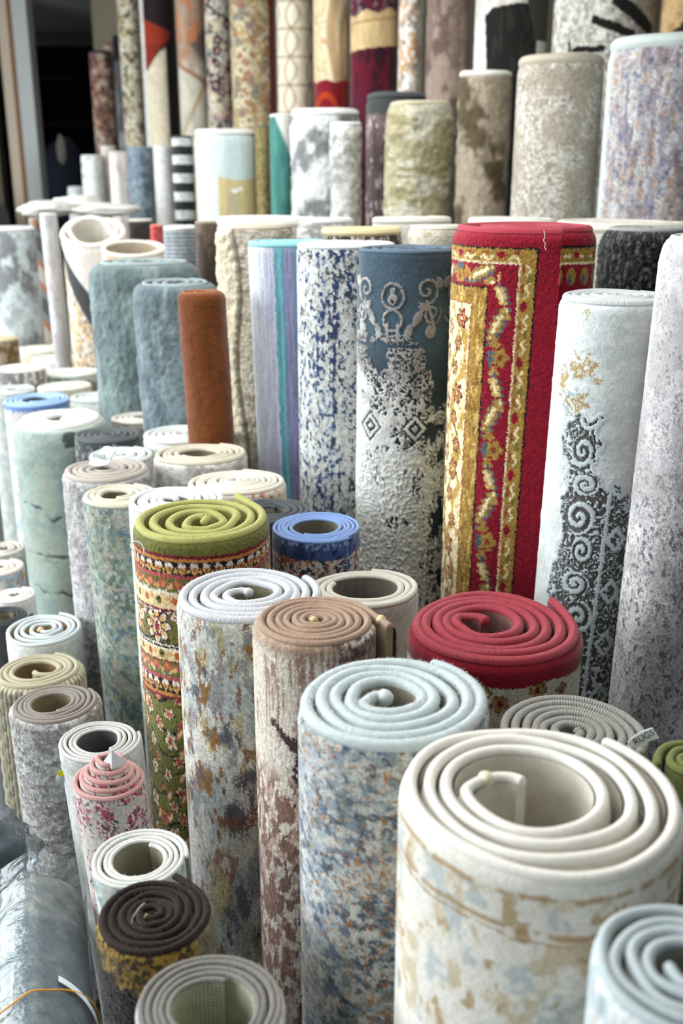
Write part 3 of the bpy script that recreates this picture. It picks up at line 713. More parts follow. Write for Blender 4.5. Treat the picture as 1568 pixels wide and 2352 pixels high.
def p_cream(a, y, R, sd):                                      # big cream rug with faded tan ornament
    c = full(a, (228, 225, 214)); yj = y + 16 * (fbm(a / 90, y / 90, sd, 2) - .5)
    base = 1985.0
    fld = sm(base + 60, base + 90, yj)
    c = mix(c, (168, 182, 186), fld * sm(.58, .68, fbm(a / 60, y / 70, sd + 1, 3)) * .6)
    c = mix(c, (202, 182, 146), fld * sm(.54, .64, fbm(a / 56, y / 66, sd + 2, 4)) * .75)
    c = mix(c, (176, 146, 100), fld * sm(.62, .68, fbm(a / 40, y / 50, sd + 3, 4)) * .8)
    for y0, w_ in ((base + 72, 6), (base + 150, 7), (base + 168, 3)):
        c = mix(c, (172, 138, 96), (np.abs(yj - y0) < w_).astype(float) * sm(.32, .45, fbm(a / 30, y / 20, sd + 4)) * .8)
    c = mix(c, (236, 233, 224), sm(.6, .66, fbm(a / 34, y / 34, sd + 6)) * .7)
    return c * knot(a, y, sd, .08, 4)[:, None]

def p_redcoil(a, y, R, sd):                                    # claret hem over a beige field
    c = full(a, (196, 188, 168)); aj, yj = jag(a, y, sd, 6, 3.4)
    c = c * (1 + .16 * (hsh(np.floor(a / 3), np.floor(y / 3), sd + 4) - .5))[:, None]
    for cx, cy, r_, k_ in ((-10, 1590, 20, 5), (26, 1612, 22, 5), (112, 1588, 24, 6), (180, 1604, 20, 5), (-70, 1600, 22, 5), (70, 1620, 14, 5)):
        flower(c, aj, yj, cx, cy, r_, k_, ((138, 20, 44), (120, 112, 52), (168, 140, 60), (138, 20, 44), (60, 40, 70)), cx)
    hem = yj < 1574 + 4 * np.sin(a / 30)
    c = np.where(hem[:, None], np.array((138, 14, 36.)), c)
    return c * knot(a, y, sd, .2)[:, None], np.where(hem, 2.0, 0)

def p_bluehem(a, y, R, sd):
    c = full(a, (196, 186, 174)); aj, yj = jag(a, y, sd, 4, 2.6)
    n = fbm(aj / 9, yj / 9, sd + 1, 3)
    c = mix(c, (44, 58, 98), (n > .54).astype(float)); c = mix(c, (172, 84, 50), (fbm(aj / 8, yj / 8, sd + 2, 3) > .62).astype(float))
    hem = yj < 1286
    blue = full(a, (58, 84, 140)); blue = mix(blue, (34, 48, 92), sm(.46, .56, fbm(aj / 12, yj / 30, sd + 3))); blue = mix(blue, (120, 152, 204), sm(.5, .62, fbm(aj / 6, yj / 7, sd + 4)) * (1 - sm(1255, 1270, yj)))
    c = np.where(hem[:, None], blue, c)
    c = mix(c, (104, 138, 198), (np.abs(a - 72) < 3).astype(float) * .8)
    return c * knot(a, y, sd, .16)[:, None]

def p_mustard(a, y, R, sd):                                    # mustard and brown shag over black
    aj, yj = jag(a, y, sd, 7, 4)
    c = full(a, (150, 118, 44)); c = mix(c, (66, 52, 34), sm(.47, .56, fbm(aj / 10, yj / 11, sd + 1, 3) + .12 * sm(2240, 2330, yj)))
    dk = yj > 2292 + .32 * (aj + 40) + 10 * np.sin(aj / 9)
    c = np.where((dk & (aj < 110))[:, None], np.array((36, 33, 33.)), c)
    c = mix(c, (112, 104, 82), sm(90, 120, aj) * .8)
    return c * knot(a, y, sd, .25, 3.2)[:, None]

def p_pink(a, y, R, sd):
    f = SPK((206, 200, 192), [(212, 60, 100), (50, 58, 68), (186, 120, 126), (226, 222, 216)], k=4.6, p=.36, clump=22, grad=lambda a, y: 1.25 - .5 * sm(1850, 2050, y))
    return f(a, y, R, sd)
def p_branchy(base, dark, cols=()):
    def f(a, y, R, sd):
        c = M(base, *cols)(a, y, R, sd); f1 = arab(a, y, 900, 17, 3.0, .1, sd) > .5
        return np.where((f1 & (fbm(a / 40, y / 40, sd + 3) > .5))[:, None], np.array(dark, float), c)
    return f

def p_sage(a, y, R, sd):                                       # sage velvet with dark cracks like marble
    c = M((146, 166, 160), ((164, 180, 174), 60, 50, .52, .12), ((134, 154, 148), 44, 40, .56, .10), ((156, 168, 156), 50, 60, .58, .10), kn=.07)(a, y, R, sd)
    wv = a + 14 * (fbm(a / 22, y / 22, sd + 1, 3) - .5) * 2
    crack = np.zeros(len(a))
    for y0, sl_, t0 in ((1196, .30, 4.5), (1284, .10, 3.0), (1374, .22, 3.0)):
        d = np.abs(y - y0 - sl_ * wv - 16 * (fbm(a / 30, y * 0, sd + int(y0), 3) - .5) * 2); th_ = t0 * 2.6 * np.clip(fbm(a / 24, a * 0, sd + int(y0) + 1, 2) - .33 + .002 * a, 0, 1) - 1.5
        crack = np.maximum(crack, 1 - sm(th_, th_ + 3.5, d))
    d = np.abs(a - 52 + 18 * ((y - 1325) / 40) ** 2 - 6) ; crack = np.maximum(crack, (1 - sm(5, 9, d)) * (np.abs(y - 1325) < 34))
    crack = np.maximum(crack, ((ell(a, y, 38, 1012, 28, 28) + 1.2 * (fbm(a / 16, y / 16, sd + 4) - .5) * 2) < .7).astype(float))
    crack = np.maximum(crack, ((ell(a, y, 34, 1140, 22, 12) + 1.0 * (fbm(a / 16, y / 16, sd + 4) - .5) * 2) < .7).astype(float))
    c = mix(c, (66, 76, 76), crack * .85)
    c = mix(c, (214, 222, 218), (1 - sm(985, 1000, y)) * .9)
    return c, -2.0 * crack

def p_greyrose(a, y, R, sd):                                   # lilac grey rug with speckled contour lines
    aj, yj = jag(a, y, sd, 3, 2.6)
    c = M((194, 192, 196), ((206, 204, 206), 40, 60, .5, .08), ((180, 176, 178), 60, 80, .56, .07), kn=.07)(a, y, R, sd)
    den = sm(760, 1150, yj) * .8
    n = fbm(aj / 30, yj / 26, sd + 2, 4)
    lines = (np.abs((n * 16) % 1 - .5) < .14) & (fbm(aj / 40, yj / 40, sd + 3) > .58 - .14 * den)
    dots = (hsh(np.floor(aj / 5), np.floor(yj / 5), sd + 5) < .10 + .32 * den) & (fbm(aj / 22, yj / 30, sd + 6, 3) > .56 - .06 * den)
    c = mix(c, (120, 116, 122), ((lines & (yj > 900)) | dots).astype(float) * .58)
    c = mix(c, (160, 156, 160), sm(.56, .64, fbm(aj / 18, yj / 18, sd + 8, 4) + .03 * den) * .4)
    c = mix(c, (92, 90, 96), ((fbm(aj / 9, yj / 9, sd + 9, 3) > .66) & (yj > 1150)).astype(float) * .8)
    return c, 1.0 * dots

def p_ribs(col, dark):
    def f(a, y, R, sd):
        k_ = 13.0; i = np.floor(a / k_); l = (a / k_) % 1
        m = .5 + .5 * np.cos((l - .5) * 6.283) ; z = .5 + .5 * np.sin(y / 6 + i * 2.2)
        c = full(a, col) * knot(a, y, sd, .15)[:, None]
        c = mix(c, dark, ((m < .22) | ((z < .10) & (i % 2 == 0))).astype(float) * .55)
        return c, 5.0 * m + 2 * z
    return f
def p_check(c1, c2, kx, ky, kn=.12):
    def f(a, y, R, sd):
        c = full(a, c1); s_ = (np.sin(a / kx * 6.283) > 0) ; b = (np.sin(y / ky * 6.283) > .1)
        return np.where((b)[:, None], np.array(c2, float), c) * (knot(a, y, sd, kn) * (1 + .08 * (s_ - .5)))[:, None]
    return f
def p_patch(a, y, R, sd):                                      # pale patchwork rug: pink, white, aqua and mustard fields
    c = full(a, (206, 210, 208))
    paint(c, (a < -58), (212, 204, 200)); paint(c, (a < -58) & (y > 425), (226, 204, 192)); paint(c, (a > -40) & (y > 309), (196, 216, 216))
    paint(c, (a > -20) & (y > 408 + 6 * np.sin(a / 30)), (204, 186, 132)); paint(c, (a > 6) & (a < 44) & (y > 440), (188, 178, 140))
    paint(c, (np.abs(y - 436 + 3 * np.sin(a / 6)) < 4) & (a > 18) & (a < 52), (236, 236, 232)); paint(c, y < 306, (226, 230, 228))
    return c * (1 + .10 * (fbm(a / 6, y / 60, sd, 2) - .5))[:, None] * knot(a, y, sd, .05)[:, None]
def p_tiger(base, dark, sx=34, sy=22, tilt=.9, thr=.52):       # furry rug with slanting stripes
    def f(a, y, R, sd):
        q = (a * .62 + y * tilt) / sy + 2.4 * fbm(a / 50, y / 50, sd, 3)
        c = full(a, base); c = mix(c, dark, sm(thr - .15, thr + .3, .5 + .5 * np.sin(q)) * sm(.22, .5, fbm(a / sx, y / sx, sd + 3)))
        return c * knot(a, y, sd, .12)[:, None], 3 * (fbm(a / 14, y / 14, sd + 5) - .5)
    return f
def p_floral(base, cols, r=15, cell=34, line=None, edge=None):
    """blurry oriental all-over florals"""
    def f(a, y, R, sd):
        aj, yj = jag(a, y, sd, 4, 3); c = full(a, base)
        c = mix(c, cols[0], sm(.54, .6, fbm(aj / 18, yj / 18, sd + 2, 3)) * .8)
        if line is not None: c = np.where((arab(aj, yj, 600, 18, 3, .09, sd) > .5)[:, None], np.array(line, float), c)
        for k_, (ox, oy) in enumerate(((0, 0), (cell / 2, cell / 2))):
            ix, iy = np.floor((aj + ox) / cell), np.floor((yj + oy) / cell); lx = aj + ox - (ix + .2 + .6 * hsh(ix, iy, sd)) * cell; ly = yj + oy - (iy + .2 + .6 * hsh(ix, iy, sd + 1)) * cell
            d = np.hypot(lx, ly); an = np.arctan2(ly, lx); pet = r * (.5 + .7 * hsh(ix, iy, sd + 2)) * (.6 + .4 * np.abs(np.cos(2.5 * an)))
            pk = hsh(ix, iy, sd + 5 + k_)
            for j_, col in enumerate(cols):
                m = (pk >= j_ / len(cols)) & (pk < (j_ + 1) / len(cols)); paint(c, m & (d < pet), col); paint(c, m & (d < pet * .45), cols[(j_ + 2) % len(cols)])
        if edge: paint(c, aj > edge[0], edge[1])
        return c * knot(a, y, sd, .15)[:, None]
    return f
def p_lattice(a, y, R, sd):
    c = full(a, (226, 216, 196)); P, Q = 62, 130
    ap = a + .06 * y
    d1 = np.abs(np.sin((ap) / P * math.pi + .9 * np.sin(y / Q * math.pi * 2))) * P / 3.1; d2 = np.abs(np.sin((ap) / P * math.pi - .9 * np.sin(y / Q * math.pi * 2))) * P / 3.1
    d3 = np.abs(np.sin(y / Q * math.pi * 2)) * Q / 6.3
    m = np.maximum.reduce([1 - sm(2.5, 5.5, d1), 1 - sm(2.5, 5.5, d2), 1 - sm(2, 4.5, d3)])
    c = mix(c, (176, 156, 128), m * .85); c = mix(c, (150, 128, 100), (1 - sm(4, 9, np.hypot(d1, d3))) * .8)
    return c * knot(a, y, sd, .08)[:, None]
def p_geo(a, y, R, sd):                                        # dark, red and cream colour-blocked rug
    c = full(a, (46, 32, 36))
    red = (y > 40 + .40 * (a + 44)) & (y < 165 - 1.05 * (a + 44)) & (a < 34); paint(c, red, (150, 44, 28)); paint(c, red & (y < 100), (166, 52, 30))
    cr = (a < 20) & (y > 168 - .95 * (a + 44)); paint(c, cr, (226, 214, 186)); paint(c, a < -40, (222, 220, 216))
    return c * (1 + .1 * (fbm(a / 5, y / 40, sd, 2) - .5))[:, None] * knot(a, y, sd, .1)[:, None]
def p_canyon(a, y, R, sd):
    c = full(a, (206, 200, 184)); up = 1 - sm(120, 170, y + 30 * (fbm(a / 30, y / 30, sd) - .5))
    c = mix(c, (172, 122, 96), up * .85); c = mix(c, (110, 92, 92), up * sm(.46, .58, fbm(a / 24, y / 40, sd + 1) + .002 * a)); c = mix(c, (196, 124, 84), up * sm(.54, .62, fbm(a / 30, y / 40, sd + 4)))
    l = np.abs(y - 235 + 1.7 * (a - 10)) ; c = mix(c, (178, 138, 86), (1 - sm(4, 10, l)) * sm(150, 190, y)); l2 = np.abs(y - 168 - .5 * a); c = mix(c, (150, 106, 78), (1 - sm(4, 9, l2)) * .8); c = mix(c, (166, 170, 158), sm(.5, .6, fbm(a / 20, y / 30, sd + 7)) * .5)
    return c * knot(a, y, sd, .06)[:, None]
def p_swirl(a, y, R, sd):                                      # cream and tan swirls over a red foot
    c = full(a, (226, 206, 166)); aw = a + 10 * np.sin(y / 46)
    c = mix(c, (190, 152, 104), (1 - sm(6, 16, np.abs(aw - 12))) * .8); c = mix(c, (240, 226, 196), (1 - sm(3, 7, np.abs(aw + 4))) * .9); c = mix(c, (196, 160, 112), ((arab(a, y, 900, 22, 2.4, .11, sd) > .5) & (a < -8)).astype(float) * .7)
    c = mix(c, (198, 160, 110), ((ell(a, y, 44, 110, 12, 84) > .8) & (ell(a, y, 44, 110, 22, 100) < 1)).astype(float) * .9)
    rd = y > 186 + 3 * np.sin(a / 9); c = np.where(rd[:, None], np.array((138, 22, 36.)), c); q = ell(a, y, -12, 250, 32, 38); c = np.where((rd & (q < 1) & (q > .62))[:, None], np.array((190, 58, 22.)), c); paint(c, rd & (a > 30), (176, 44, 24))
    return c * (1 + .14 * (fbm(a / 7, y / 26, sd, 2) - .5))[:, None] * knot(a, y, sd, .06)[:, None]
def p_wine(a, y, R, sd):                                       # wine red rug with a sand band
    c = full(a, (104, 16, 40)); c = mix(c, (54, 20, 34), sm(.42, .56, fbm(a / 12, y / 60, sd) + .003 * a)); c = mix(c, (82, 26, 52), sm(175, 240, y) * .5)
    sl = y + .10 * a
    bd = (sl < 110); paint(c, bd, (206, 176, 126)); c = np.where(bd[:, None], c * (1 + .25 * (fbm(a / 8, y / 30, sd + 3, 2) - .5))[:, None], c)
    paint(c, bd & (np.abs(sl - 46) < 3), (178, 140, 92)); dk = sl < 26 + 5 * np.sin(a / 11); paint(c, dk, (58, 34, 44)); paint(c, dk & (fbm(a / 8, y / 10, sd + 5) > .54), (120, 110, 112)); paint(c, dk & (fbm(a / 8, y / 10, sd + 6) > .56), (100, 22, 50))
    return c * knot(a, y, sd, .07)[:, None]
def p_blackwhite(a, y, R, sd):
    c = full(a, (222, 220, 214)); c = mix(c, (188, 180, 168), ((fbm(a / 20, y / 26, sd) > .52) & (y < 40)).astype(float) * .7)
    bk = (a > -74 + .10 * (y - 40)) & (a < 92) & (y > 14 + 16 * sm(-40, -74, a) - 8 * sm(-30, 40, a)); paint(c, bk, (30, 30, 28)); c = mix(c, (52, 50, 46), (bk & (fbm(a / 9, y / 50, sd + 3) > .55)).astype(float) * .6)
    paint(c, (a > 58 + .35 * (y - 20)) & (y < 90), (70, 66, 60))
    return c * (1 + .10 * (fbm(a / 6, y / 50, sd + 2, 2) - .5))[:, None]
def p_strokes(a, y, R, sd):
    c = M((192, 190, 180), ((158, 150, 138), 14, 12, .5, .06), ((216, 216, 208), 10, 10, .54, .05), kn=.2)(a, y, R, sd); c = mix(c, (96, 92, 82), sm(10, 120, a) * .45)
    for x0, y0, x1, y1, w_ in ((-15, 45, 80, 80, 11), (40, 2, 135, 66, 16), (-80, 112, 10, 112, 8), (-98, 95, -94, 125, 5)):
        t_ = np.clip(((a - x0) * (x1 - x0) + (y - y0) * (y1 - y0)) / ((x1 - x0) ** 2 + (y1 - y0) ** 2 + 1e-6), 0, 1); d = np.hypot(a - x0 - t_ * (x1 - x0), y - y0 - t_ * (y1 - y0)) + 7 * (fbm(a / 8, y / 8, sd) - .5)
        c = mix(c, (26, 24, 24), 1 - sm(w_ * .8, w_ * 1.1, d))
    return c
def p_pastel(a, y, R, sd):                                     # heathered rug of blue, rust and lilac streaks
    aj, yj = jag(a, y, sd, 7, 4)
    c = full(a, (178, 176, 180)); g = lambda i, sx, sy: fbm(aj / sx, yj / sy, sd + i, 4)
    c = mix(c, (134, 134, 156), sm(.5, .6, g(1, 14, 60) + .0005 * a) * .7); c = mix(c, (156, 140, 132), sm(.52, .6, g(2, 16, 70)) * .7)
    c = mix(c, (184, 134, 104), sm(.62, .67, g(3, 7, 11)) * .7); c = mix(c, (90, 102, 138), sm(.61, .67, g(4, 7, 14)) * .75); c = mix(c, (200, 204, 206), sm(.58, .66, g(5, 11, 40)) * .6); c = mix(c, (116, 100, 112), sm(.6, .68, g(6, 16, 60)) * .6)
    c = mix(c, (204, 218, 216), sm(-120, -165, a) * .85); c = mix(c, (206, 210, 206), ((np.abs(a + 54) < 2) & (y < 325)).astype(float) * .6); c = mix(c, (206, 212, 206), ((np.abs(a + 44) < 11) & (y > 296) & (y < 322)).astype(float) * .5)  # pale left edge first: bright side light from the left, put into the colour
    return c * knot(a, y, sd, .25, 4)[:, None]
def p_drape(a, y, R, sd):                                      # white shag over a charcoal and a flowered part
    c = full(a, (226, 224, 218)) * knot(a, y, sd, .06, 4)[:, None]
    l1 = 620 + 1.0 * (a + 70); m1 = sm(-4, 4, y - l1); c = mix(c, (72, 74, 78), m1)
    l2 = 668 + 1.25 * (a + 80); m2 = sm(-4, 4, y - l2); fl = p_floral((222, 214, 196), [(206, 160, 96), (150, 150, 150), (226, 220, 206), (190, 150, 120)], 9, 20)(a, y, R, sd)
    return c * (1 - m2[:, None]) + fl * m2[:, None], -6 * m1
def p_loop(a, y, R, sd):
    c = full(a, (232, 224, 212)); return mix(c, (216, 156, 128), sm(.5, .58, fbm(a / 16, y / 10, sd) + .12 * sm(20, -60, a)) * sm(552, 566, y) * .9) * knot(a, y, sd, .06)[:, None]
def p_zig(a, y, R, sd):
    tri = np.abs(((y - .9 * a) / 70) % 2 - 1); c = full(a, (196, 190, 178)); i = np.floor(tri * 4)
    for k_, col in ((0, (222, 214, 202)), (1, (206, 140, 112)), (2, (150, 160, 172)), (3, (110, 108, 110))): paint(c, i == k_, col)
    return c * knot(a, y, sd, .08)[:, None]

# ------------------------------------------------------------------ the shop room
def struct(name, grids, mat):
    o = build(name, grids, mat, None, smooth=False); o['kind'] = 'structure'; return o
FLOORM = m_plain('grey_concrete', (84, 82, 78), .7, .15, 6, .15)
WALLM = m_plain('off_white_plaster', (196, 196, 188), .8, .04, 9, .05)
DARKM = m_plain('unlit_room_dark', (26, 26, 28), .8, .15, 5, .05)  # near-black colour stands in for the darkness of the unlit back room
struct('floor', box_grids(-5.2, 3.2, -1.5, 12.0, -.06, 0), FLOORM)
struct('ceiling', box_grids(-5.2, 3.2, .2, 12.0, 2.9, 2.98), m_plain('white_ceiling', (206, 206, 198), .8, .03, 7, .05))
struct('wall_back', box_grids(-5.2, 3.2, 11.9, 12.0, 0, 2.9), DARKM)
struct('wall_right', box_grids(3.1, 3.2, .2, 11.9, 0, 2.9), WALLM)
struct('wall_rear', box_grids(-1.85, 3.1, 8.35, 8.45, 0, 2.9), m_plain('rear_panel', (150, 140, 122), .8, .05, 9, .05))
struct('wall_left', box_grids(-5.2, -2.62, 8.3, 8.42, 0, 2.9), m_plain('drab_wall', (112, 108, 92), .8, .06, 6, .05))
def px_box(u0, u1, Y, dy, z0, z1):
    return box_grids(at(u0, 300, Y)[0][0], at(u1, 300, Y)[0][0], Y, Y + dy, z0, z1)
struct('trim_1', px_box(18, 40, 7.9, .12, 0, 2.9), m_plain('beige_door_frame', (206, 190, 170), .6, .04, 12, .05))
struct('trim_2', px_box(40, 51, 7.9, .12, 0, 2.9), m_plain('brown_wood_edge', (134, 94, 68), .6, .12, 12, .1))
struct('trim_3', px_box(51, 84, 7.85, .16, 0, 2.9), m_plain('white_door_post', (196, 202, 202), .6, .03, 12, .05))

B_BEIGE = ((186, 178, 160), (120, 112, 98)); B_GREY = ((170, 168, 158), (104, 102, 94)); B_TAN = ((190, 172, 140), (122, 104, 80)); B_CLARET = ((168, 130, 124), (92, 50, 58))
B_OLIVE = ((176, 168, 110), (120, 112, 56)); B_BLUE = ((150, 148, 140), (74, 80, 84)); B_WHITE = ((236, 232, 222), (182, 174, 156)); B_SAND = ((170, 168, 142), (102, 100, 80))
Y = {'R1': .921, 'R2': 1.165, 'R3': 1.374, 'R4': 1.567, 'R5': 1.793, 'R6': 1.55, 'R7': 1.28, 'R8': 1.725, 'R9': 1.892, 'R10': 2.04, 'R11': 1.05, 'R12': .88, 'R13': .68, 'R14': 1.2, 'R15': 1.4, 'R16': 1.58, 'R17': 1.75, 'R18': 1.95, 'R19': 2.147, 'R20': 2.34, 'R21': 2.46, 'R22': 2.6, 'R22b': 2.934, 'R23': 2.89, 'R24': 3.2, 'R25': 2.725, 'R26': 2.694, 'R27': 2.556, 'R28': 2.295, 'R29': 2.385, 'R30': 2.119, 'R31': 1.999, 'R32': 2.207, 'R33': 3.406, 'R34': 3.0, 'R35': 3.55, 'R36': 3.679, 'R37': 3.865, 'R38': 3.753, 'R39': 4.358, 'R39b': 4.519, 'R39c': 4.0, 'R39d': 3.454, 'R39e': 4.83, 'R40': 3.221, 'R41': 2.874, 'R42': 2.55, 'R43': 2.81, 'R44': 2.62, 'R45': 2.42, 'R46': 2.25, 'R47': 2.1, 'R48': 1.867, 'R49': 1.703, 'R50': 2.4, 'T1': 2.75, 'T2': 2.7, 'T3': 3.0, 'T4': 3.2, 'T5': 2.965, 'T6': 2.835, 'T7': 3.1, 'L1': 4.67, 'L2': 5.1, 'L3': 4.223, 'L4': 4.044, 'L5': 3.83, 'L7': 3.62, 'L7b': 4.05, 'L7c': 3.45, 'L8': 4.2,
     'U1': 6.2, 'U2': 6.0, 'U3': 6.1, 'U4': 5.8, 'U5': 5.6, 'U6': 5.4, 'U7': 5.3, 'U8': 5.023, 'U9': 4.977, 'U10': 4.8, 'U11': 4.6, 'U12': 4.35, 'U13': 4.5, 'U14': 4.175, 'U15': 4.075, 'U16': 3.85, 'U17': 3.6, 'V0': 7.616, 'V0b': 7.8, 'V0c': 7.584, 'V1': 6.9, 'V2': 6.7, 'V3': 6.3, 'V4': 6.2, 'V4b': 5.9, 'V5': 5.7, 'V6': 5.5, 'V7': 5.3, 'V8': 5.2, 'V9': 5.0, 'V10': 4.8, 'V11': 4.6, 'V12': 4.45}
RUG = {}
def R_(key, u, v, W, pat, cord, label, **k):
    RUG[key] = roll(key, u, v, W, Y[key], pat, cord, label, **k)

# ---- front rows, nearest first
R_('R1', 1240, 1812, 670, p_cream, (238, 234, 226), 'big thick cream rug roll with faded tan ornament, front right', vis=640, st=3.6, n=3.625, hin=.45, thk=42, cr=.34, pb=7, back=B_WHITE, bsc=1.3, end=150, off=(-.09, .03), tail=80, wob=.018, gloss=.6, per=.003, corddepth=.0004)
R_('R2', 895, 1595, 465, p_denim, (200, 212, 214), 'thick pale blue coil rug with denim blue sides flecked orange', vis=800, st=2.6, n=4.6, hin=.25, back=B_BEIGE, end=150, off=(-.02, .0), tail=85, gloss=.7, per=.0022, corddepth=.0006, pb=4)
R_('R3', 725, 1420, 312, p_brown, (164, 135, 114), 'tan coil rug roll with cream and brown distressed pile', vis=900, st=2.4, n=6.4, hin=.1, back=B_TAN, end=78, hand=-1, flap=34, gloss=.45, per=.0022, pb=10, off=(0, .02), tail=60, sq=.97)
R_('R4', 568, 1355, 345, p_multi, (206, 209, 216), 'silver coil rug roll with ochre and slate patches on the sides', vis=860, st=2.4, n=4.6, hin=.30, back=B_SAND, end=120, gloss=.42, per=.0021, off=(.03, -.02), tail=70, pb=3, wob=.02)
R_('R5', 453, 1190, 342, p_persian, (172, 172, 92), 'olive green oriental rug roll with floral bands and loose top loop', vis=760, st=2.3, n=4.0, hin=.12, thk=21, back=B_OLIVE, end=148, flap=26, off=(.05, -.20), sq=.88, gloss=.45, per=.0019, tail=60, pb=5, wavy=-14)
R_('R6', 1133, 1428, 425, p_redcoil, (164, 44, 62), 'claret red coil rug roll with beige sides, right of centre', vis=260, st=2.6, n=4.7, hin=.30, back=B_CLARET, end=140, flap=22, off=(-.10, .06), tail=70, gloss=.42, per=.0018, pb=8, wob=.022)
R_('R7', 1310, 1672, 345, M((150, 146, 140)), (164, 162, 156), 'grey rope-edged rug roll with a white tag, behind the big cream roll', vis=200, st=3, n=6.2, hin=.12, back=B_GREY, end=70, hand=-1, gloss=.4, per=.0042, corddepth=.0016, dish=-6)
R_('R8', 834, 1345, 268, M((214, 212, 200)), (216, 214, 202), 'ivory rug roll with a wide open centre, behind the tan coil', vis=200, st=3, n=2.8, hin=.58, sq=.84, back=((150, 146, 134), (96, 92, 84)), end=170, gloss=.5, off=(0, -.05), wob=.03)
R_('R9', 729, 1207, 215, p_bluehem, (122, 156, 214), 'sky blue coil rug roll with a navy hem and wide hole', vis=140, st=2.2, n=5.2, hin=.48, back=((146, 142, 124), (92, 88, 76)), end=42, hand=1, gloss=.5, off=(-.02, -.04))
R_('R10', 620, 1168, 190, M((66, 70, 74)), (74, 80, 84), 'dark charcoal rug roll half hidden behind the olive green roll', vis=120, st=3, n=4, hin=.3, back=B_GREY, kind='shag')
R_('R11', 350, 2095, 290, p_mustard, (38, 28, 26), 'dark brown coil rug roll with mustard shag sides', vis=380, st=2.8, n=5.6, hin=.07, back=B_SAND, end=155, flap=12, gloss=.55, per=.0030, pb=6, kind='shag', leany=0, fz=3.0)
R_('R12', 490, 2305, 362, M((196, 196, 194), ((170, 168, 164), 30, 30, .54, .05)), (126, 122, 117), 'warm grey coil rug roll with a wide woven hole, at bottom edge', vis=180, st=3, n=4.7, hin=.50, back=((204, 204, 180), (112, 112, 92)), bsc=1.5, end=50, hand=1, gloss=.6, per=.0022, off=(-.03, -.06), pb=5, wob=.03)
R_('R13', 1580, 2210, 490, M((214, 220, 220), ((176, 190, 204), 40, 46, .54, .05), ((150, 176, 170), 26, 30, .62, .04), ((206, 190, 184), 40, 50, .60, .05)), (186, 198, 202), 'pale aqua coil rug roll cut by the bottom right corner', vis=300, st=4, n=4.6, hin=.2, thk=33, back=B_GREY, gloss=.5, pb=8, lump=2)
R_('R14', 318, 1968, 228, M((212, 216, 212), ((120, 168, 172), 17, 14, .60, .02), ((196, 200, 196), 24, 24, .55, .05)), (224, 226, 220), 'white coil rug roll with teal squiggles, behind the dark brown coil', vis=330, st=3, n=4.2, hin=.50, back=((176, 172, 152), (132, 126, 110)), end=80, hand=-1, gloss=.6, off=(.02, -.06), lean=3)
R_('R15', 245, 1790, 176, p_pink, (198, 148, 144), 'pink coil rug roll rising to a cone, pink flecked sides', vis=420, st=2.8, n=4.8, hin=.24, back=B_GREY, dish=66, gloss=.6, lean=3.4, per=.002, thk=13, end=170, off=(.12, -.06))
R_('R16', 227, 1698, 194, M((206, 210, 208), ((186, 190, 188), 20, 20, .54, .05)), (196, 196, 194), 'pale grey coil rug roll with a deep round hole, behind the pink cone', vis=240, st=3, n=4.2, hin=.48, back=((116, 118, 118), (70, 72, 74)), gloss=.65, lean=3, end=100)
R_('R17', 125, 1612, 212, M((176, 176, 174), ((154, 152, 150), 26, 20, .5, .12), ((200, 200, 198), 12, 9, .58, .08), ((136, 134, 132), 18, 7, .60, .09), kn=.2), (132, 124, 116), 'taupe edged rug roll with mottled grey pile at left', vis=430, st=3, n=4.3, hin=.42, back=((160, 150, 122), (104, 96, 74)), end=120, sq=.95, gloss=.6, pb=8, kind='shag', off=(-.05, .05), lean=1, fz=2)
R_('R18', 85, 1535, 208, p_ribs((186, 180, 156), (112, 106, 84)), (168, 160, 136), 'chunky knitted beige rug roll with a wide hole, left edge', vis=440, st=2.6, n=3.3, hin=.46, back=((150, 128, 92), (96, 78, 54)), gloss=.7, sq=.9, pb=6, tail=70, per=.0035)
R_('R19', 95, 1443, 192, M((222, 224, 222)), (206, 216, 220), 'white coil rug roll with loose turns, above the knitted beige roll', vis=120, st=3, n=4.6, hin=.16, thk=10, back=B_TAN, gloss=.55, loose=.3, off=(.1, .05))
R_('R20', 8, 1412, 118, M((62, 64, 68)), (58, 62, 66), 'black rug roll cut by the left edge', vis=100, st=3, n=4, hin=.4, back=((150, 144, 120), (104, 98, 80)), end=80, flap=8, gloss=.7)
R_('R21', 30, 1364, 100, M((220, 220, 214)), (222, 222, 216), 'small white coil roll above the black roll at left edge', vis=60, st=3, n=4, hin=.2)
R_('R22', 0, 1300, 112, M((206, 200, 188), ((170, 140, 90), 20, 10, .5, .05), ((150, 170, 186), 22, 12, .56, .04), top=(1320, (226, 222, 212))), (222, 214, 202), 'cream coil roll with blue and mustard sides, far left', vis=60, st=3, n=3.5, hin=.2, loose=.2)
R_('R22b', 5, 1258, 105, M((214, 210, 200), ((190, 184, 170), 14, 10, .56, .05)), (206, 200, 190), 'ivory rug roll standing behind the cream coil at left edge', vis=60, st=3, n=4, hin=.2, kind='shag')
R_('R23', 131, 957, 232, p_sage, (232, 236, 232), 'sage green velvet rug roll with dark marble cracks', vis=480, st=2.8, n=4.2, hin=.28, back=B_GREY, gloss=.6, thk=17, off=(.1, .0), pb=16, top_sh=1.6, tail=60, loose=.15)
R_('R24', 82, 915, 156, M((196, 200, 206), ((166, 180, 202), 16, 20, .52, .08), ((204, 188, 184), 18, 20, .60, .06), top=(946, (96, 130, 190))), (150, 184, 232), 'sky blue coil rug roll at far left behind the sage roll', vis=360, st=3, n=4.5, hin=.36, back=((110, 112, 108), (70, 72, 72)))
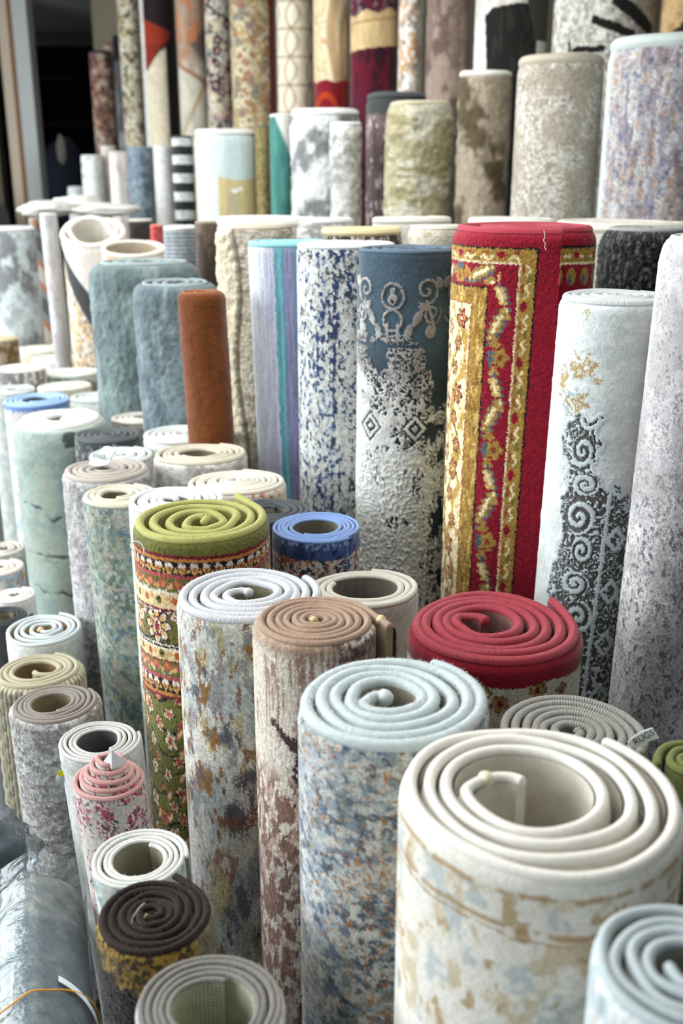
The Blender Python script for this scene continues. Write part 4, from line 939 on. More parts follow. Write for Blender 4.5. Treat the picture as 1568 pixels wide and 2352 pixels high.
R_('R25', 243, 995, 158, M((62, 68, 72), ((130, 134, 134), 14, 14, .62, .03)), (78, 84, 88), 'charcoal coil rug roll beside the sage velvet roll', vis=70, st=3, n=5, hin=.1, gloss=.7)
R_('R26', 420, 992, 206, M((212, 216, 216)), (226, 232, 232), 'white coil rug roll in front of the rust brown shag roll', vis=60, st=3, n=5, hin=.14, sq=.8, gloss=.6)
R_('R27', 274, 1042, 156, M((214, 220, 220), ((170, 188, 194), 9, 8, .58, .04)), (214, 224, 226), 'small icy speckled coil roll between charcoal and beige coils', vis=40, st=3, n=5, hin=.12, gloss=.7)
R_('R28', 240, 1074, 211, M((176, 174, 176), ((192, 190, 192), 18, 16, .52, .08), ((160, 156, 158), 22, 18, .56, .06), kn=.16), (178, 170, 162), 'lilac grey rug roll with a curled white tag on top', vis=470, st=2.8, n=4.6, hin=.2, back=B_GREY, kind='shag', pb=5, lean=.2, fz=2.4, gloss=.65)
R_('R29', 458, 1038, 224, M((190, 188, 182), ((160, 156, 152), 26, 16, .52, .06), ((212, 210, 204), 20, 14, .56, .05)), (206, 198, 178), 'beige coil rug roll with an oval hole, beside the lavender roll', vis=90, st=2.8, n=4.6, hin=.36, back=((150, 144, 120), (104, 98, 80)), sq=.85, gloss=.65, pb=3)
R_('R30', 270, 1132, 182, M((126, 148, 142), ((100, 120, 116), 22, 34, .5, .10), ((162, 166, 142), 9, 9, .56, .04), ((98, 122, 140), 18, 24, .64, .05), ((168, 180, 174), 9, 14, .60, .05), ((176, 172, 168), 40, 26, .66, .06), kn=.2), (208, 202, 182), 'beige-edged rug roll with mottled green and teal sides', vis=560, st=2.6, n=3.4, hin=.32, thk=16, back=((150, 142, 116), (90, 84, 66)), off=(-.05, .05), lean=1.2, gloss=.6)
R_('R31', 400, 1143, 232, M((216, 222, 218), ((166, 194, 190), 12, 12, .58, .02)), (228, 234, 234), 'white coil rug roll with tangled centre, behind the olive roll', vis=90, st=2.6, n=4.8, hin=.26, sq=.9, tail=80, gloss=.6, back=B_BEIGE)
R_('R32', 540, 1103, 244, M((214, 208, 196), ((190, 120, 76), 10, 12, .66, .03), ((198, 190, 174), 20, 20, .54, .06)), (220, 214, 200), 'cream coil rug roll with tight loose turns beside the lavender roll', vis=110, st=2.8, n=7.4, hin=.08, sq=.8, dish=4, gloss=.6, end=170, flap=8, pb=4)
R_('R33', 298, 926, 152, M((226, 220, 216)), (236, 230, 226), 'pinkish white coil roll near the slate shag rolls', vis=40, st=3.5, n=4, hin=.2, sq=.7)
R_('R34', 332, 955, 166, M((170, 160, 150), ((110, 104, 98), 16, 10, .54, .05)), (232, 226, 216), 'cream coil roll with spotted brown sides below the slate shag rolls', vis=50, st=3.5, n=4, hin=.3, sq=.75)
R_('R35', 230, 907, 150, M((210, 216, 212)), (206, 214, 212), 'pale green-white coil roll standing left of the slate shag rolls', vis=40, st=3.5, n=4, hin=.1, sq=.7)
R_('R36', 145, 884, 130, M((206, 198, 176)), (238, 234, 218), 'cream coil roll behind the far left blue coil', vis=40, st=3.5, n=4, hin=.2, sq=.75)
R_('R37', 160, 852, 140, M((176, 192, 186), ((120, 136, 132), 16, 8, .56, .05)), (220, 228, 222), 'pale sage coil roll with mottled sides at far left', vis=40, st=3.5, n=4, hin=.2, sq=.75)
R_('R38', 48, 842, 114, M((120, 120, 118), ((206, 204, 198), 10, 16, .52, .05)), (238, 238, 234), 'white coil roll with dark speckled sides at far left', vis=60, st=3.5, n=4, hin=.15, sq=.8)
R_('R39', 140, 820, 150, M((206, 212, 210)), (236, 240, 238), 'icy white coil roll at far left below the thin lilac roll', vis=30, st=3.5, n=4, hin=.15, sq=.7)
R_('R39b', 92, 797, 128, M((206, 200, 178)), (236, 232, 214), 'butter cream coil roll at far left below the grey mottled roll', vis=30, st=3.5, n=4, hin=.15, sq=.7)
R_('R39c', 5, 775, 72, M((156, 140, 120), ((112, 88, 50), 12, 12, .5, .06), top=(778, (150, 128, 80))), (196, 184, 150), 'small brown and ochre rug roll on the left edge', vis=60, st=3.5, n=3, hin=.2)
R_('R39d', 25, 893, 112, M((190, 196, 190), ((170, 178, 176), 20, 8, .52, .05)), (196, 206, 202), 'grey-green coil roll cut by the left edge', vis=30, st=3.5, n=5, hin=.2)
R_('R39e', 58, 762, 84, M((196, 204, 206), ((120, 126, 126), 14, 8, .56, .05)), (222, 228, 228), 'small pale roll with dark marks below the grey mottled roll', vis=40, st=3.5, n=3, hin=.2, sq=.8)

# ---- tall shag and damask rolls of the middle row
SLATE = M((116, 134, 136), ((98, 116, 118), 50, 70, .5, .16), ((134, 152, 154), 36, 70, .58, .14), kn=.08)
SLATE2 = M((112, 130, 138), ((96, 114, 122), 46, 70, .5, .16), ((132, 150, 158), 30, 50, .60, .14), kn=.08)
R_('R40', 321, 600, 282, SLATE, (150, 168, 168), 'tall fluffy slate green shag roll, larger of the slate pair', vis=330, st=3.4, n=3, hin=.15, sq=.54, kind='shag', pb=18, lump=3.5, fz=2, lean=.8, top_sh=1.1, cr=.2, name='rolled_shag_rug', wavy=-4)
R_('R41', 398, 650, 212, SLATE2, (146, 162, 170), 'shorter fluffy slate blue shag roll in front of the slate green roll', vis=320, st=3.4, n=3, hin=.15, sq=.6, kind='shag', pb=15, lump=3, fz=2, lean=1, top_sh=1.1, cr=.2, name='rolled_shag_rug', wavy=-8)
R_('R42', 460, 668, 118, M((126, 66, 26), ((114, 57, 21), 30, 90, .52, .16), kn=.06), (150, 84, 38), 'rust brown plush rug roll', vis=310, st=3.2, n=3, hin=.2, kind='shag', pb=7, lump=1, lean=1.6, top_sh=1.2, cr=.2, name='rolled_shag_rug')
def p_fringe(a, y, R, sd):
    c = HB([(512, (222, 214, 196)), (650, (196, 188, 172)), (2000, (190, 180, 158))], .16, 3, [((166, 154, 136), 40, 5, .56, .05)])(a, y, R, sd)
    fr = sm(-52, -60, a + 10 * np.sin(y / 60) + 6 * (vn(y / 9, y * 0, sd) - .5)); c = mix(c, (208, 196, 168), fr); c = c * (1 + .25 * fr * (fbm(a / 5, y / 5, sd + 2) - .5))[:, None]
    seam = (np.abs(a + 10 * np.sin(y / 60) + 50) < 5) ; c = mix(c, (132, 118, 96), seam * .6)
    return c, fr * (7 + 9 * (fbm(a / 12, y / 14, sd + 4) - .5)) - 3 * seam
R_('R43', 580, 512, 186, p_fringe, (214, 204, 182), 'beige rug roll with a shaggy fringe down its left side, beside the lavender roll', vis=500, st=2.8, n=2.6, hin=.3, sq=.75, kind='shag', pb=5, lump=3, end=170, lean=1, fz=2.5, name='rolled_shag_rug')
R_('R44', 655, 552, 220, p_lavender, (140, 200, 208), 'tall lavender rug roll with a teal stripe', vis=620, st=2.8, n=2.6, hin=.25, sq=.7, thk=16, lean=1.2, loose=.3, back=B_GREY, gloss=.6)
R_('R45', 786, 556, 254, p_bluewhite, (226, 230, 230), 'tall white rug roll with distressed navy streaks', vis=620, st=2.4, n=3, hin=.25, sq=.7, thk=16, back=B_GREY)
R_('R46', 936, 568, 249, p_slate, (78, 102, 122), 'tall slate blue rug roll with carved silver damask', vis=800, st=2.2, n=4, hin=.2, sq=.9, thk=12, gloss=.6, back=B_BLUE)
R_('R47', 1212, 516, 368, p_redgold, (166, 34, 60), 'tall red rug roll with a gold floral border', vis=860, st=2.2, n=2.4, hin=.3, sq=.8, thk=24, end=25, flap=9, back=B_TAN, gloss=.45, per=.0022, pb=8, corddepth=.0007)
R_('R48', 1410, 675, 280, p_white_damask, (196, 200, 204), 'tall white rug roll with worn grey scrollwork', vis=960, st=2.3, n=5, hin=.1, back=B_GREY, lean=-1, gloss=.5, pb=5, per=.0022)
R_('R49', 1625, 540, 234, p_greyrose, (190, 188, 190), 'tall pale grey rug roll with dark speckles, right edge', vis=1180, st=2.6, n=3, hin=.2, lean=-1, pb=14, top_sh=2.5, cr=.3, back=B_GREY)
R_('R50', 1480, 520, 216, SPK((44, 45, 47), [(92, 94, 96), (20, 20, 22)], 5, .4, .3, sy=3), (150, 150, 148), 'glossy black shag roll right of the tall red roll', vis=160, st=2.8, n=3, hin=.2, kind='shag', pb=14, fz=5, top_sh=2, cr=.3, name='rolled_shag_rug')

# ---- rolls of the next row, only their tops in view
R_('T1', 825, 522, 206, SPK((60, 56, 52), [(200, 190, 170), (120, 90, 70)], 8, .4), (222, 206, 160), 'straw yellow rimmed roll with dark floral sides, behind the navy streaked roll', vis=40, st=3.5, n=3, hin=.2, sq=.6)
R_('T2', 1000, 516, 152, M((214, 206, 188), ((190, 180, 158), 16, 12, .54, .06)), (226, 220, 204), 'cream shag roll behind the slate blue damask roll', vis=60, st=3.5, n=3, hin=.2, sq=.8, kind='shag', pb=4)
R_('T3', 745, 500, 150, M((196, 200, 200), ((150, 146, 140), 20, 8, .55, .05)), (220, 222, 222), 'grey-white shag roll behind the lavender roll', vis=40, st=3.5, n=3, hin=.2, sq=.8, kind='shag', pb=6, top_sh=2)
R_('T4', 610, 498, 262, M((190, 180, 164), ((100, 88, 80), 30, 8, .58, .05)), (232, 230, 222), 'wide off-white roll below the patchwork roll', vis=40, st=3.5, n=3, hin=.3, sq=.6)
R_('T5', 1170, 500, 212, M((226, 224, 214)), (232, 230, 222), 'ivory roll whose rim shows behind the tall red roll', vis=40, st=3.5, n=3, hin=.3, sq=.8)
R_('T6', 1420, 508, 332, M((206, 200, 186)), (226, 222, 210), 'wide ivory roll whose rim shows above the black shag', vis=50, st=3.5, n=3, hin=.3, sq=.7)
R_('T7', 940, 498, 202, M((220, 218, 206)), (228, 226, 216), 'wide pale roll below the olive shag roll', vis=30, st=3.5, n=3, hin=.3, sq=.6)

# ---- middle left
R_('L1', 18, 520, 124, M((168, 176, 178), ((126, 130, 132), 34, 50, .5, .07), ((196, 208, 214), 30, 40, .56, .06)), (232, 236, 236), 'grey mottled rug roll with a white rim, left edge', vis=260, st=3.4, n=3, hin=.25, sq=.8)
R_('L2', 82, 500, 42, p_zig, (206, 200, 190), 'thin roll with orange, blue and cream zigzag stripes', vis=280, st=3.2, n=2, hin=.3)
R_('L3', 108, 490, 46, M((196, 194, 196), ((180, 176, 180), 14, 30, .54, .07)), (214, 214, 214), 'thin lilac grey roll standing at far left', vis=310, st=3.2, n=2, hin=.3, lean=1)
R_('L4', 205, 556, 182, p_drape, (234, 232, 226), 'white shag roll with open loops and a charcoal lower part', vis=290, st=3, n=2.2, hin=.42, thk=14, sq=.65, kind='shag', off=(.1, .1), wavy=-56, loose=.4, back=((206, 202, 190), (160, 154, 140)), name='rolled_shag_rug')
R_('L5', 305, 580, 152, p_loop, (232, 224, 212), 'cream rug roll with orange marks and one wide open loop', vis=60, st=3, n=1.4, hin=.8, thk=12, sq=.7, back=((196, 182, 162), (150, 134, 114)), wavy=-26)
R_('L7', 412, 518, 92, p_check((120, 132, 144), (176, 178, 178), 30, 9), (220, 222, 220), 'blue and grey checked roll left of the shaggy beige roll', vis=80, st=3, n=2, hin=.3)
R_('L7b', 358, 516, 34, M((206, 92, 88), ((190, 70, 70), 20, 20, .5, .1)), (226, 120, 104), 'slim coral red roll beside the blue checked roll', vis=60, st=3, n=2, hin=.3)
R_('L7c', 472, 508, 60, M((112, 96, 84), ((78, 66, 58), 20, 40, .52, .08)), (150, 136, 120), 'brown mottled roll between checked roll and shaggy beige roll', vis=140, st=3, n=2, hin=.3)
R_('L8', 320, 503, 62, M((64, 58, 56)), (196, 194, 188), 'dark brown roll behind the orange marked loop', vis=60, st=3, n=2, hin=.3)

# ---- tall back row
R_('U1', 175, 428, 46, M((190, 196, 196)), (206, 210, 210), 'short pale grey roll at left end of the back row', vis=70, st=3, n=2, hin=.3)
R_('U2', 208, 356, 56, M((214, 220, 216), ((150, 156, 156), 30, 30, .6, .05)), (226, 230, 226), 'white roll with a grey foot, left end of the back row', vis=150, st=3, n=2, hin=.3)
R_('U3', 246, 332, 40, M((206, 196, 192), ((176, 162, 156), 20, 60, .6, .05)), (160, 140, 130), 'slim dusty pink roll with a brown rim in the back row', vis=170, st=3, n=2, hin=.3)
R_('U4', 272, 348, 56, M((226, 220, 218), ((204, 190, 186), 30, 40, .58, .06)), (226, 216, 210), 'pinkish white roll beside the denim blue shag roll', vis=160, st=3, n=2, hin=.3)
R_('U5', 318, 337, 70, M((112, 130, 146), ((90, 108, 126), 16, 18, .52, .07), ((132, 148, 160), 14, 14, .58, .06)), (128, 146, 158), 'denim blue shag roll in the back row', vis=170, st=3, n=2, hin=.3, kind='shag', lump=2, name='rolled_shag_rug')
R_('U6', 371, 334, 48, M((200, 202, 202)), (212, 214, 214), 'plain light grey roll between denim and black striped rolls', vis=170, st=3, n=2, hin=.3)
R_('U7', 415, 312, 56, p_check((196, 202, 204), (40, 44, 46), 9, 42, .3), (60, 64, 64), 'roll with black and silver horizontal stripes', vis=200, st=3, n=2, hin=.3)
R_('U8', 511, 296, 154, p_patch, (230, 232, 230), 'patchwork roll with aqua, mustard and pink fields', vis=220, st=3, n=2, hin=.3, sq=.8)
R_('U9', 600, 290, 38, SPK((150, 136, 84), [(112, 100, 60)], 5, .4), (86, 84, 74), 'slim olive gold roll beside the patchwork roll', vis=220, st=3, n=2, hin=.3)
R_('U10', 645, 262, 66, lambda a, y, R, sd: mix(M((70, 136, 128), ((56, 118, 112), 12, 60, .5, .1), kn=.1)(a, y, R, sd), (212, 210, 206), sm(-6, 6, a * 1.35 + 8 - (y - 290) * .6) * sm(380, 360, y)), (226, 228, 226), 'teal roll with a white corner in the back row', vis=250, st=3, n=2, hin=.3)
R_('U11', 740, 250, 184, p_tiger((204, 208, 210), (120, 122, 124)), (228, 230, 230), 'furry white roll with slanting grey stripes', vis=260, st=3, n=2, hin=.3, sq=.8, kind='shag', lump=3, name='rolled_shag_rug')
R_('U12', 790, 281, 86, M((212, 212, 208), ((150, 150, 146), 26, 26, .53, .06), ((190, 190, 186), 12, 12, .55, .06), top=(306, (228, 230, 228))), (228, 230, 228), 'short furry white roll with grey clouds', vis=230, st=3, n=2, hin=.3, kind='shag', lump=3, name='rolled_shag_rug')
R_('U13', 905, 214, 158, M((114, 94, 96), ((206, 200, 196), 12, 16, .66, .02), ((96, 78, 80), 20, 60, .54, .08), top=(262, (58, 62, 64))), (70, 74, 76), 'mauve roll with a charcoal hem in the back row', vis=300, st=3, n=2, hin=.3, sq=.8)
R_('U14', 959, 234, 182, M((168, 160, 126), ((196, 192, 170), 70, 50, .54, .06), ((146, 136, 98), 60, 14, .56, .06), kn=.14), (190, 184, 156), 'olive beige shag roll in the back row', vis=280, st=3, n=2, hin=.3, sq=.9, kind='shag', lump=4, pb=6, top_sh=2.5, cr=.3, name='rolled_shag_rug')
R_('U15', 1112, 164, 136, p_tiger((160, 146, 126), (84, 72, 50), 40, 26, -.5, .5), (222, 220, 210), 'brown and olive furry roll with diagonal streaks', vis=340, st=3, n=2, hin=.3, kind='shag', lump=3, name='rolled_shag_rug')
R_('U16', 1282, 130, 224, M((190, 184, 172), ((156, 144, 128), 6, 5, .52, .06), ((214, 212, 204), 6, 5, .58, .06), ((168, 156, 140), 70, 60, .58, .12), kn=.2), (190, 182, 164), 'sand tweed roll in the back row', vis=380, st=2.8, n=2, hin=.3, sq=.9, kind='shag')
R_('U17', 1520, 86, 292, p_pastel, (208, 220, 218), 'heathered roll of blue, rust and lilac, top right', vis=430, st=2.8, n=2, hin=.3, sq=.9, end=170)

# ---- tallest rolls along the back, tops above the picture
CV = -45
R_('V0', 228, 118, 58, p_floral((120, 100, 86), [(190, 150, 130), (60, 48, 48), (196, 186, 166), (160, 110, 90)], 12, 26), (34, 40, 60), 'dark floral roll with a navy hem, far back left', vis=260, st=3, n=2, hin=.3)
R_('V0b', 252, 100, 36, p_floral((150, 130, 112), [(190, 150, 130), (60, 48, 48), (196, 186, 166)], 9, 22), (150, 30, 70), 'slim floral roll with a crimson hem, far back left', vis=260, st=3, n=2, hin=.3)
R_('V0c', 272, 82, 38, M((92, 94, 100), ((150, 152, 156), 30, 40, .6, .05), top=(140, (34, 34, 40))), (34, 34, 40), 'slim grey roll beside the floral rolls, far back left', vis=260, st=3, n=2, hin=.3)
R_('V1', 290, CV, 58, p_floral((214, 206, 182), [(60, 52, 44), (170, 150, 100), (206, 196, 170), (196, 188, 160)], 10, 24, (150, 140, 116)), (226, 222, 206), 'cream roll with a dark floral stripe in the tallest row', vis=400, st=3, n=2, hin=.3)
R_('V2', 354, CV, 88, p_geo, (60, 44, 46), 'roll with maroon, orange-red and cream colour blocks', vis=400, st=3, n=2, hin=.3)
R_('V3', 432, CV, 76, p_canyon, (176, 140, 120), 'roll with a dusky orange and grey landscape pattern', vis=400, st=3, n=2, hin=.3)
R_('V4', 495, CV, 72, p_floral((196, 186, 168), [(44, 36, 38), (222, 216, 204), (190, 150, 150), (150, 150, 146), (206, 190, 150)], 14, 30, (160, 150, 140)), (190, 180, 160), 'roll with black and ivory florals in the tallest row', vis=400, st=2.8, n=2, hin=.3)
R_('V4b', 572, CV, 118, p_floral((204, 190, 158), [(176, 146, 88), (150, 140, 126), (218, 204, 170), (160, 104, 92), (128, 126, 108)], 15, 32, (170, 152, 112), (56, (150, 40, 40))), (204, 190, 160), 'beige oriental roll with gold flowers and a red edge', vis=400, st=2.8, n=2, hin=.3)
R_('V5', 672, CV, 96, p_lattice, (220, 210, 190), 'cream roll with a brown diamond lattice', vis=400, st=2.8, n=2, hin=.3)
R_('V6', 757, CV, 94, p_swirl, (224, 204, 164), 'roll with sand swirls above a red foot', vis=400, st=2.8, n=2, hin=.3)
R_('V7', 856, CV, 122, p_wine, (70, 40, 50), 'wine red roll with a sand coloured band', vis=400, st=2.8, n=2, hin=.3, sq=.9)
R_('V8', 943, CV, 66, M((216, 208, 196), ((204, 152, 96), 12, 16, .52, .05), ((150, 140, 130), 16, 30, .58, .05), ((226, 224, 218), 9, 14, .56, .04)), (214, 204, 186), 'white roll speckled with orange in the tallest row', vis=400, st=2.8, n=2, hin=.3)
R_('V9', 1028, CV, 110, M((132, 110, 100), ((158, 138, 126), 26, 60, .5, .09), ((106, 86, 78), 30, 50, .55, .07)), (132, 112, 102), 'plush mauve brown roll in the tallest row', vis=400, st=2.8, n=2, hin=.3, kind='shag', lump=2)
R_('V10', 1172, CV, 186, p_blackwhite, (214, 212, 206), 'white roll with a large black block', vis=400, st=2.8, n=2, hin=.3, sq=.8)
R_('V11', 1388, CV, 256, p_strokes, (190, 188, 180), 'grey beige shag roll with black brush strokes', vis=400, st=2.8, n=2, hin=.3, sq=.7, kind='shag', name='rolled_shag_rug')
R_('V12', 1588, CV, 150, lambda a, y, R, sd: mix(M((196, 160, 110), ((170, 132, 84), 20, 30, .54, .07))(a, y, R, sd), (44, 34, 30), sm(-4, 4, y - 58 + .9 * (a + 20) + 14 * (fbm(a / 9, y / 9, sd) - .5))), (190, 160, 116), 'tan roll with a black lower part, top right corner', vis=400, st=2.8, n=2, hin=.3)

# ---- small rug at the right edge, standing with its cut end towards us
Y['R0'] = 1.16
R_('R0', 1596, 1742, 190, M((112, 122, 62), kn=.2), (116, 128, 58), 'small moss green rug roll with a striped back at right edge', vis=200, st=3, n=2.6, hin=.2, thk=22, end=-62, flap=6, back=((206, 202, 184), (120, 114, 92)), bsc=1.6, tail=40)

# ------------------------------------------------------------------ tags, knots and loose yarn
def strip(name, P, width_vec, mat, parent, thick=.0007):
    """a bent ribbon: centre line P (n,3), half width vector"""
    P = np.asarray(P, float); wv = np.asarray(width_vec, float)
    n = np.gradient(P, axis=0); nn = np.cross(n, wv); nn /= np.linalg.norm(nn, axis=1, keepdims=True) + 1e-12
    k = np.linspace(-1, 1, 7)
    top = P[:, None] + k[None, :, None] * wv + nn[:, None] * thick; bot = P[:, None] + k[None, ::-1, None] * wv - nn[:, None] * thick
    G = np.concatenate([top, bot, top[:, :1]], 1)
    return build(name, [(G, None, None)], mat, parent)
def blob(name, c, r, mat, parent, sd=1, amp=.25, seg=20, freq=2.2):
    th, ph = np.meshgrid(np.linspace(0, 2 * np.pi, seg + 1), np.linspace(0, np.pi, seg // 2 + 1))
    d = np.stack([np.sin(ph) * np.cos(th), np.sin(ph) * np.sin(th), np.cos(ph)], -1)
    q = 1 + amp * 2 * (fbm((d[..., 0] * freq + 5).ravel(), ((d[..., 1] + d[..., 2] * 1.7) * freq + 5).ravel(), sd, 3).reshape(th.shape) - .5)
    return build(name, [(np.asarray(c) + d * q[..., None] * np.asarray(r), None, None)], mat, parent)
TAGM = m_plain('white_satin_tag', (226, 230, 232), .4, .02, 40, .1)
INK = m_plain('dark_ink', (52, 54, 56), .7, .05, 40, 0)
GREYINK = m_plain('grey_ink', (150, 154, 156), .7, .05, 40, 0)
KNOT = m_plain('straw_yarn', (206, 184, 140), .7, .15, 300, .5)
def text(body, loc, size, xdir, ydir, mat, parent, name='lettering'):
    cu = bpy.data.curves.new(name, 'FONT'); cu.body = body; cu.size = size; cu.extrude = .0001; cu.align_x = 'CENTER'; cu.align_y = 'CENTER'
    tmp = bpy.data.objects.new(name, cu); COL.objects.link(tmp)
    dg = bpy.context.evaluated_depsgraph_get(); me = bpy.data.meshes.new_from_object(tmp.evaluated_get(dg)); bpy.data.objects.remove(tmp)
    from mathutils import Matrix, Vector
    x = Vector(xdir).normalized(); y = Vector(ydir).normalized(); z = x.cross(y)
    M4 = Matrix((x, y, z)).transposed().to_4x4(); M4.translation = Vector(loc)
    me.transform(M4); me.materials.clear(); me.materials.append(mat)
    o = bpy.data.objects.new(name, me); COL.objects.link(o); o.parent = parent
    return o
# white tag with lettering on the grey rope-edged roll
r7 = RUG['R7']; p0 = at(1447, 1716, 1.235)[0]; p1 = at(1506, 1683, 1.235)[0]
xd = (p1 - p0) / np.linalg.norm(p1 - p0); upv = np.cross(np.cross(xd, np.array([0, CT, -ST])), xd); upv = np.array([0, ST, CT]) - xd * np.dot(xd, [0, ST, CT]); upv /= np.linalg.norm(upv)
nrm = np.cross(xd, upv)
q = np.linspace(0, 1, 12); Pt = p0 + (p1 - p0) * q[:, None] + upv * (.0035 * np.sin(q * 3.1))[:, None] + nrm * (.003 * np.sin(q * 3.1))[:, None]
tg = strip('label_tag', Pt, upv * .0085, TAGM, r7['root'], .0004); tg['label'] = 'white satin tag'
text('RUGS', Pt[6] + nrm * .0014 + xd * .001, .0125, xd, upv, INK, tg)
# curled white tag lying on the lilac grey roll
r28 = RUG['R28']; pc = at(238, 1054, 2.30)[0]; q = np.linspace(0, 1, 16)
an = -2.6 + 4.6 * q; rr = .019 * (1 - .35 * q)
Pt = np.stack([pc[0] + rr * np.cos(an) * 1.5, pc[1] + 0 * q - .02 + .03 * q, np.maximum(pc[2] + .0 + rr * (np.sin(an) + .75) * .8, r28['H'] + .0015)], -1)
tg = strip('label_tag', Pt, np.array([.004, .016, .006]), TAGM, r28['root'], .0005); tg['label'] = 'curled white tag'
gl = []
for k_ in range(5): 
    x0 = pc[0] - .014 + .0058 * k_; gl += box_grids(x0, x0 + .0028, pc[1] - .0325, pc[1] - .0318, pc[2] + .012, pc[2] + .021)
build('lettering', gl, GREYINK, tg, False)
# white tag folded into the middle of the pink cone
r15 = RUG['R15']; p0 = at(262, 1736, 1.388)[0]
G = np.array([[[p0[0] - .019, p0[1], p0[2] - .012], [p0[0] - .002, p0[1] - .006, p0[2] + .013]], [[p0[0] - .002, p0[1] - .012, p0[2] - .016], [p0[0] - .002, p0[1] - .006, p0[2] + .013]], [[p0[0] + .019, p0[1], p0[2] - .010], [p0[0] - .002, p0[1] - .006, p0[2] + .013]]])
build('label_tag', [(G, None, None)], TAGM, r15['root'], False)['label'] = 'folded white tag'
# small knots where the binding yarn was tied off
for key, i_, r_, col in (('R3', 0, .007, KNOT), ('R11', 0, .0045, KNOT), ('R19', 0, .008, KNOT), ('R2', 0, .0115, m_plain('pale_yarn', (206, 214, 216), .8, .06, 200, .4)), ('R4', 0, .009, m_plain('silver_yarn', (200, 202, 208), .7, .06, 200, .4)), ('R1', 9, .0095, m_plain('butter_yarn', (230, 222, 196), .7, .1, 200, .4)), ('R3', -14, .008, KNOT)):
    rg = RUG[key]; pos = rg['P3'](rg['XY'][i_], rg['zt'][i_]) - np.array([0, 0, rg['rc']])
    blob('yarn_knot', pos, (r_, r_, r_), col, rg['root'], 7 + int(r_ * 1e4), .10 if key in ('R1', 'R2', 'R4') else .3)['label'] = 'tied yarn end'
def yarn(key, pts, Yp, rad, col):
    P = []
    for (u, v) in pts: P.append(at(u, v, Yp)[0])
    P = np.array(P); t = np.linspace(0, len(P) - 1, 40); Q = np.stack([np.interp(t, range(len(P)), P[:, i]) for i in range(3)], -1)
    for _ in range(6): Q[1:-1] = (Q[:-2] + 2 * Q[1:-1] + Q[2:]) / 4
    build('loose_thread', tube_grids(Q, rad, None, 6), m_plain('loose_yarn', col, .7, .05, 200, .2), RUG[key]['root'])
yarn('R5', [(312, 1268), (301, 1262), (299, 1249), (309, 1242), (322, 1246), (330, 1257), (331, 1270)], 1.672, .0011, (232, 232, 226))
yarn('R47', [(1249, 530), (1252, 545), (1247, 552), (1253, 560), (1250, 566), (1254, 575)], 1.945, .0007, (222, 214, 206))
yarn('R11', [(332, 2074), (322, 2082), (312, 2096), (305, 2106), (302, 2120)], .99, .0005, (206, 210, 212))
# hanging tag on the pale grey roll
r16 = RUG['R16']; p0 = at(139, 1776, 1.545)[0]
build('hang_tag', [(p0 + lathe_grid([(0.0001, 0), (.010, 0), (.010, .0006), (0.0001, .0006)], 24)[..., [0, 2, 1]] * np.array([1, 1, 1.15]) + np.array([0, 0, -.013]), None, None)], m_film('tag_film', (.9, .95, .93), .35, 60), r16['root'])['label'] = 'round clear tag'
build('sticker', box_grids(p0[0] - .004, p0[0] + .005, p0[1] - .002, p0[1] - .001, p0[2] - .005, p0[2] + .006), m_plain('yellow_paper', (214, 206, 40), .6, .05, 60, .1), r16['root'], False)['label'] = 'yellow sticker'

# ------------------------------------------------------------------ plastic wrapped bundle and bags, bottom left
bench = thing('low_wooden_bench', 'low dark wooden bench under the plastic wrapped bundle', 'bench', (0, 0, 0))
BW = m_plain('worn_wood', (104, 92, 78), .7, .2, 14, .3)
build('bench_top', box_grids(-1.15, -.545, .35, 1.63, .345, .375), BW, bench, False)
for x in (-1.1, -.58):
    for y in (.42, 1.57): build('leg', box_grids(x - .025, x + .025, y - .025, y + .025, 0, .345), BW, bench, False)
P_far = np.array([-.515, 1.43, .470]); P_near = np.array([-.235, .45, .470]); ax = (P_near - P_far); Ln = np.linalg.norm(ax); ax /= Ln
sx = np.cross(ax, [0, 0, 1.0]); sx /= np.linalg.norm(sx); sz = np.cross(sx, ax)
wr = thing('wrapped_rug_bundle', 'rug bundle lying in clear plastic with an orange elastic band', 'rug', (0, 0, 0))
def hull(rad, l0, l1, nl, sd, amp, peak=0.0, sag=1.0, seg=72):
    l = np.linspace(l0, l1, nl); th = np.linspace(0, 2 * np.pi, seg + 1)
    LL, TH = np.meshgrid(l, th, indexing='ij')
    r = rad * (1 + amp * 2 * (fbm((np.cos(TH) * 2 + 7).ravel() + 0 * LL.ravel(), (LL * 6 + np.sin(TH) * 2).ravel(), sd, 3).reshape(TH.shape) - .5) + peak * np.exp(-((TH - np.pi / 2) / .22) ** 2))
    return P_far + LL[..., None] * ax + (r * np.cos(TH))[..., None] * sx + (r * np.sin(TH) * sag)[..., None] * sz, TH, LL
G, TH, LL = hull(.078, .03, Ln, 90, 5, .008, .05)
colr = M((150, 156, 154), ((132, 138, 140), 30, 40, .52, .1), ((166, 168, 160), 40, 30, .56, .1), ((120, 136, 134), 36, 20, .6, .1), kn=.1)((TH * 150).ravel(), (LL * 2200).ravel(), 100, 9)
cap = np.stack([G[0], P_far + .03 * ax + (G[0] - P_far - .03 * ax) * .1])
build('rug', [(G, lin(colr).reshape(G.shape), None), (cap, np.broadcast_to(lin((140, 140, 134)), cap.shape), None)], m_pile('flat'), wr)
G1, _, _ = hull(.0815, -.03, Ln, 130, 6, .018, .07); build('plastic_sleeve', [(G1, None, None)], m_film('clear_sleeve', (.84, .87, .89), .05, 22), wr)
G2, _, _ = hull(.0835, .13, Ln, 120, 8, .016, .07); s2 = build('plastic_overwrap', [(G2[:, 14:60], None, None)], m_film('overwrap', (.84, .88, .92), .05, 60), wr)
th = np.linspace(0, 2 * np.pi, 97); l = .30 + .02 * np.cos(th); rb = .0865 * (1 + .075 * np.exp(-((th - np.pi / 2) / .2) ** 2))
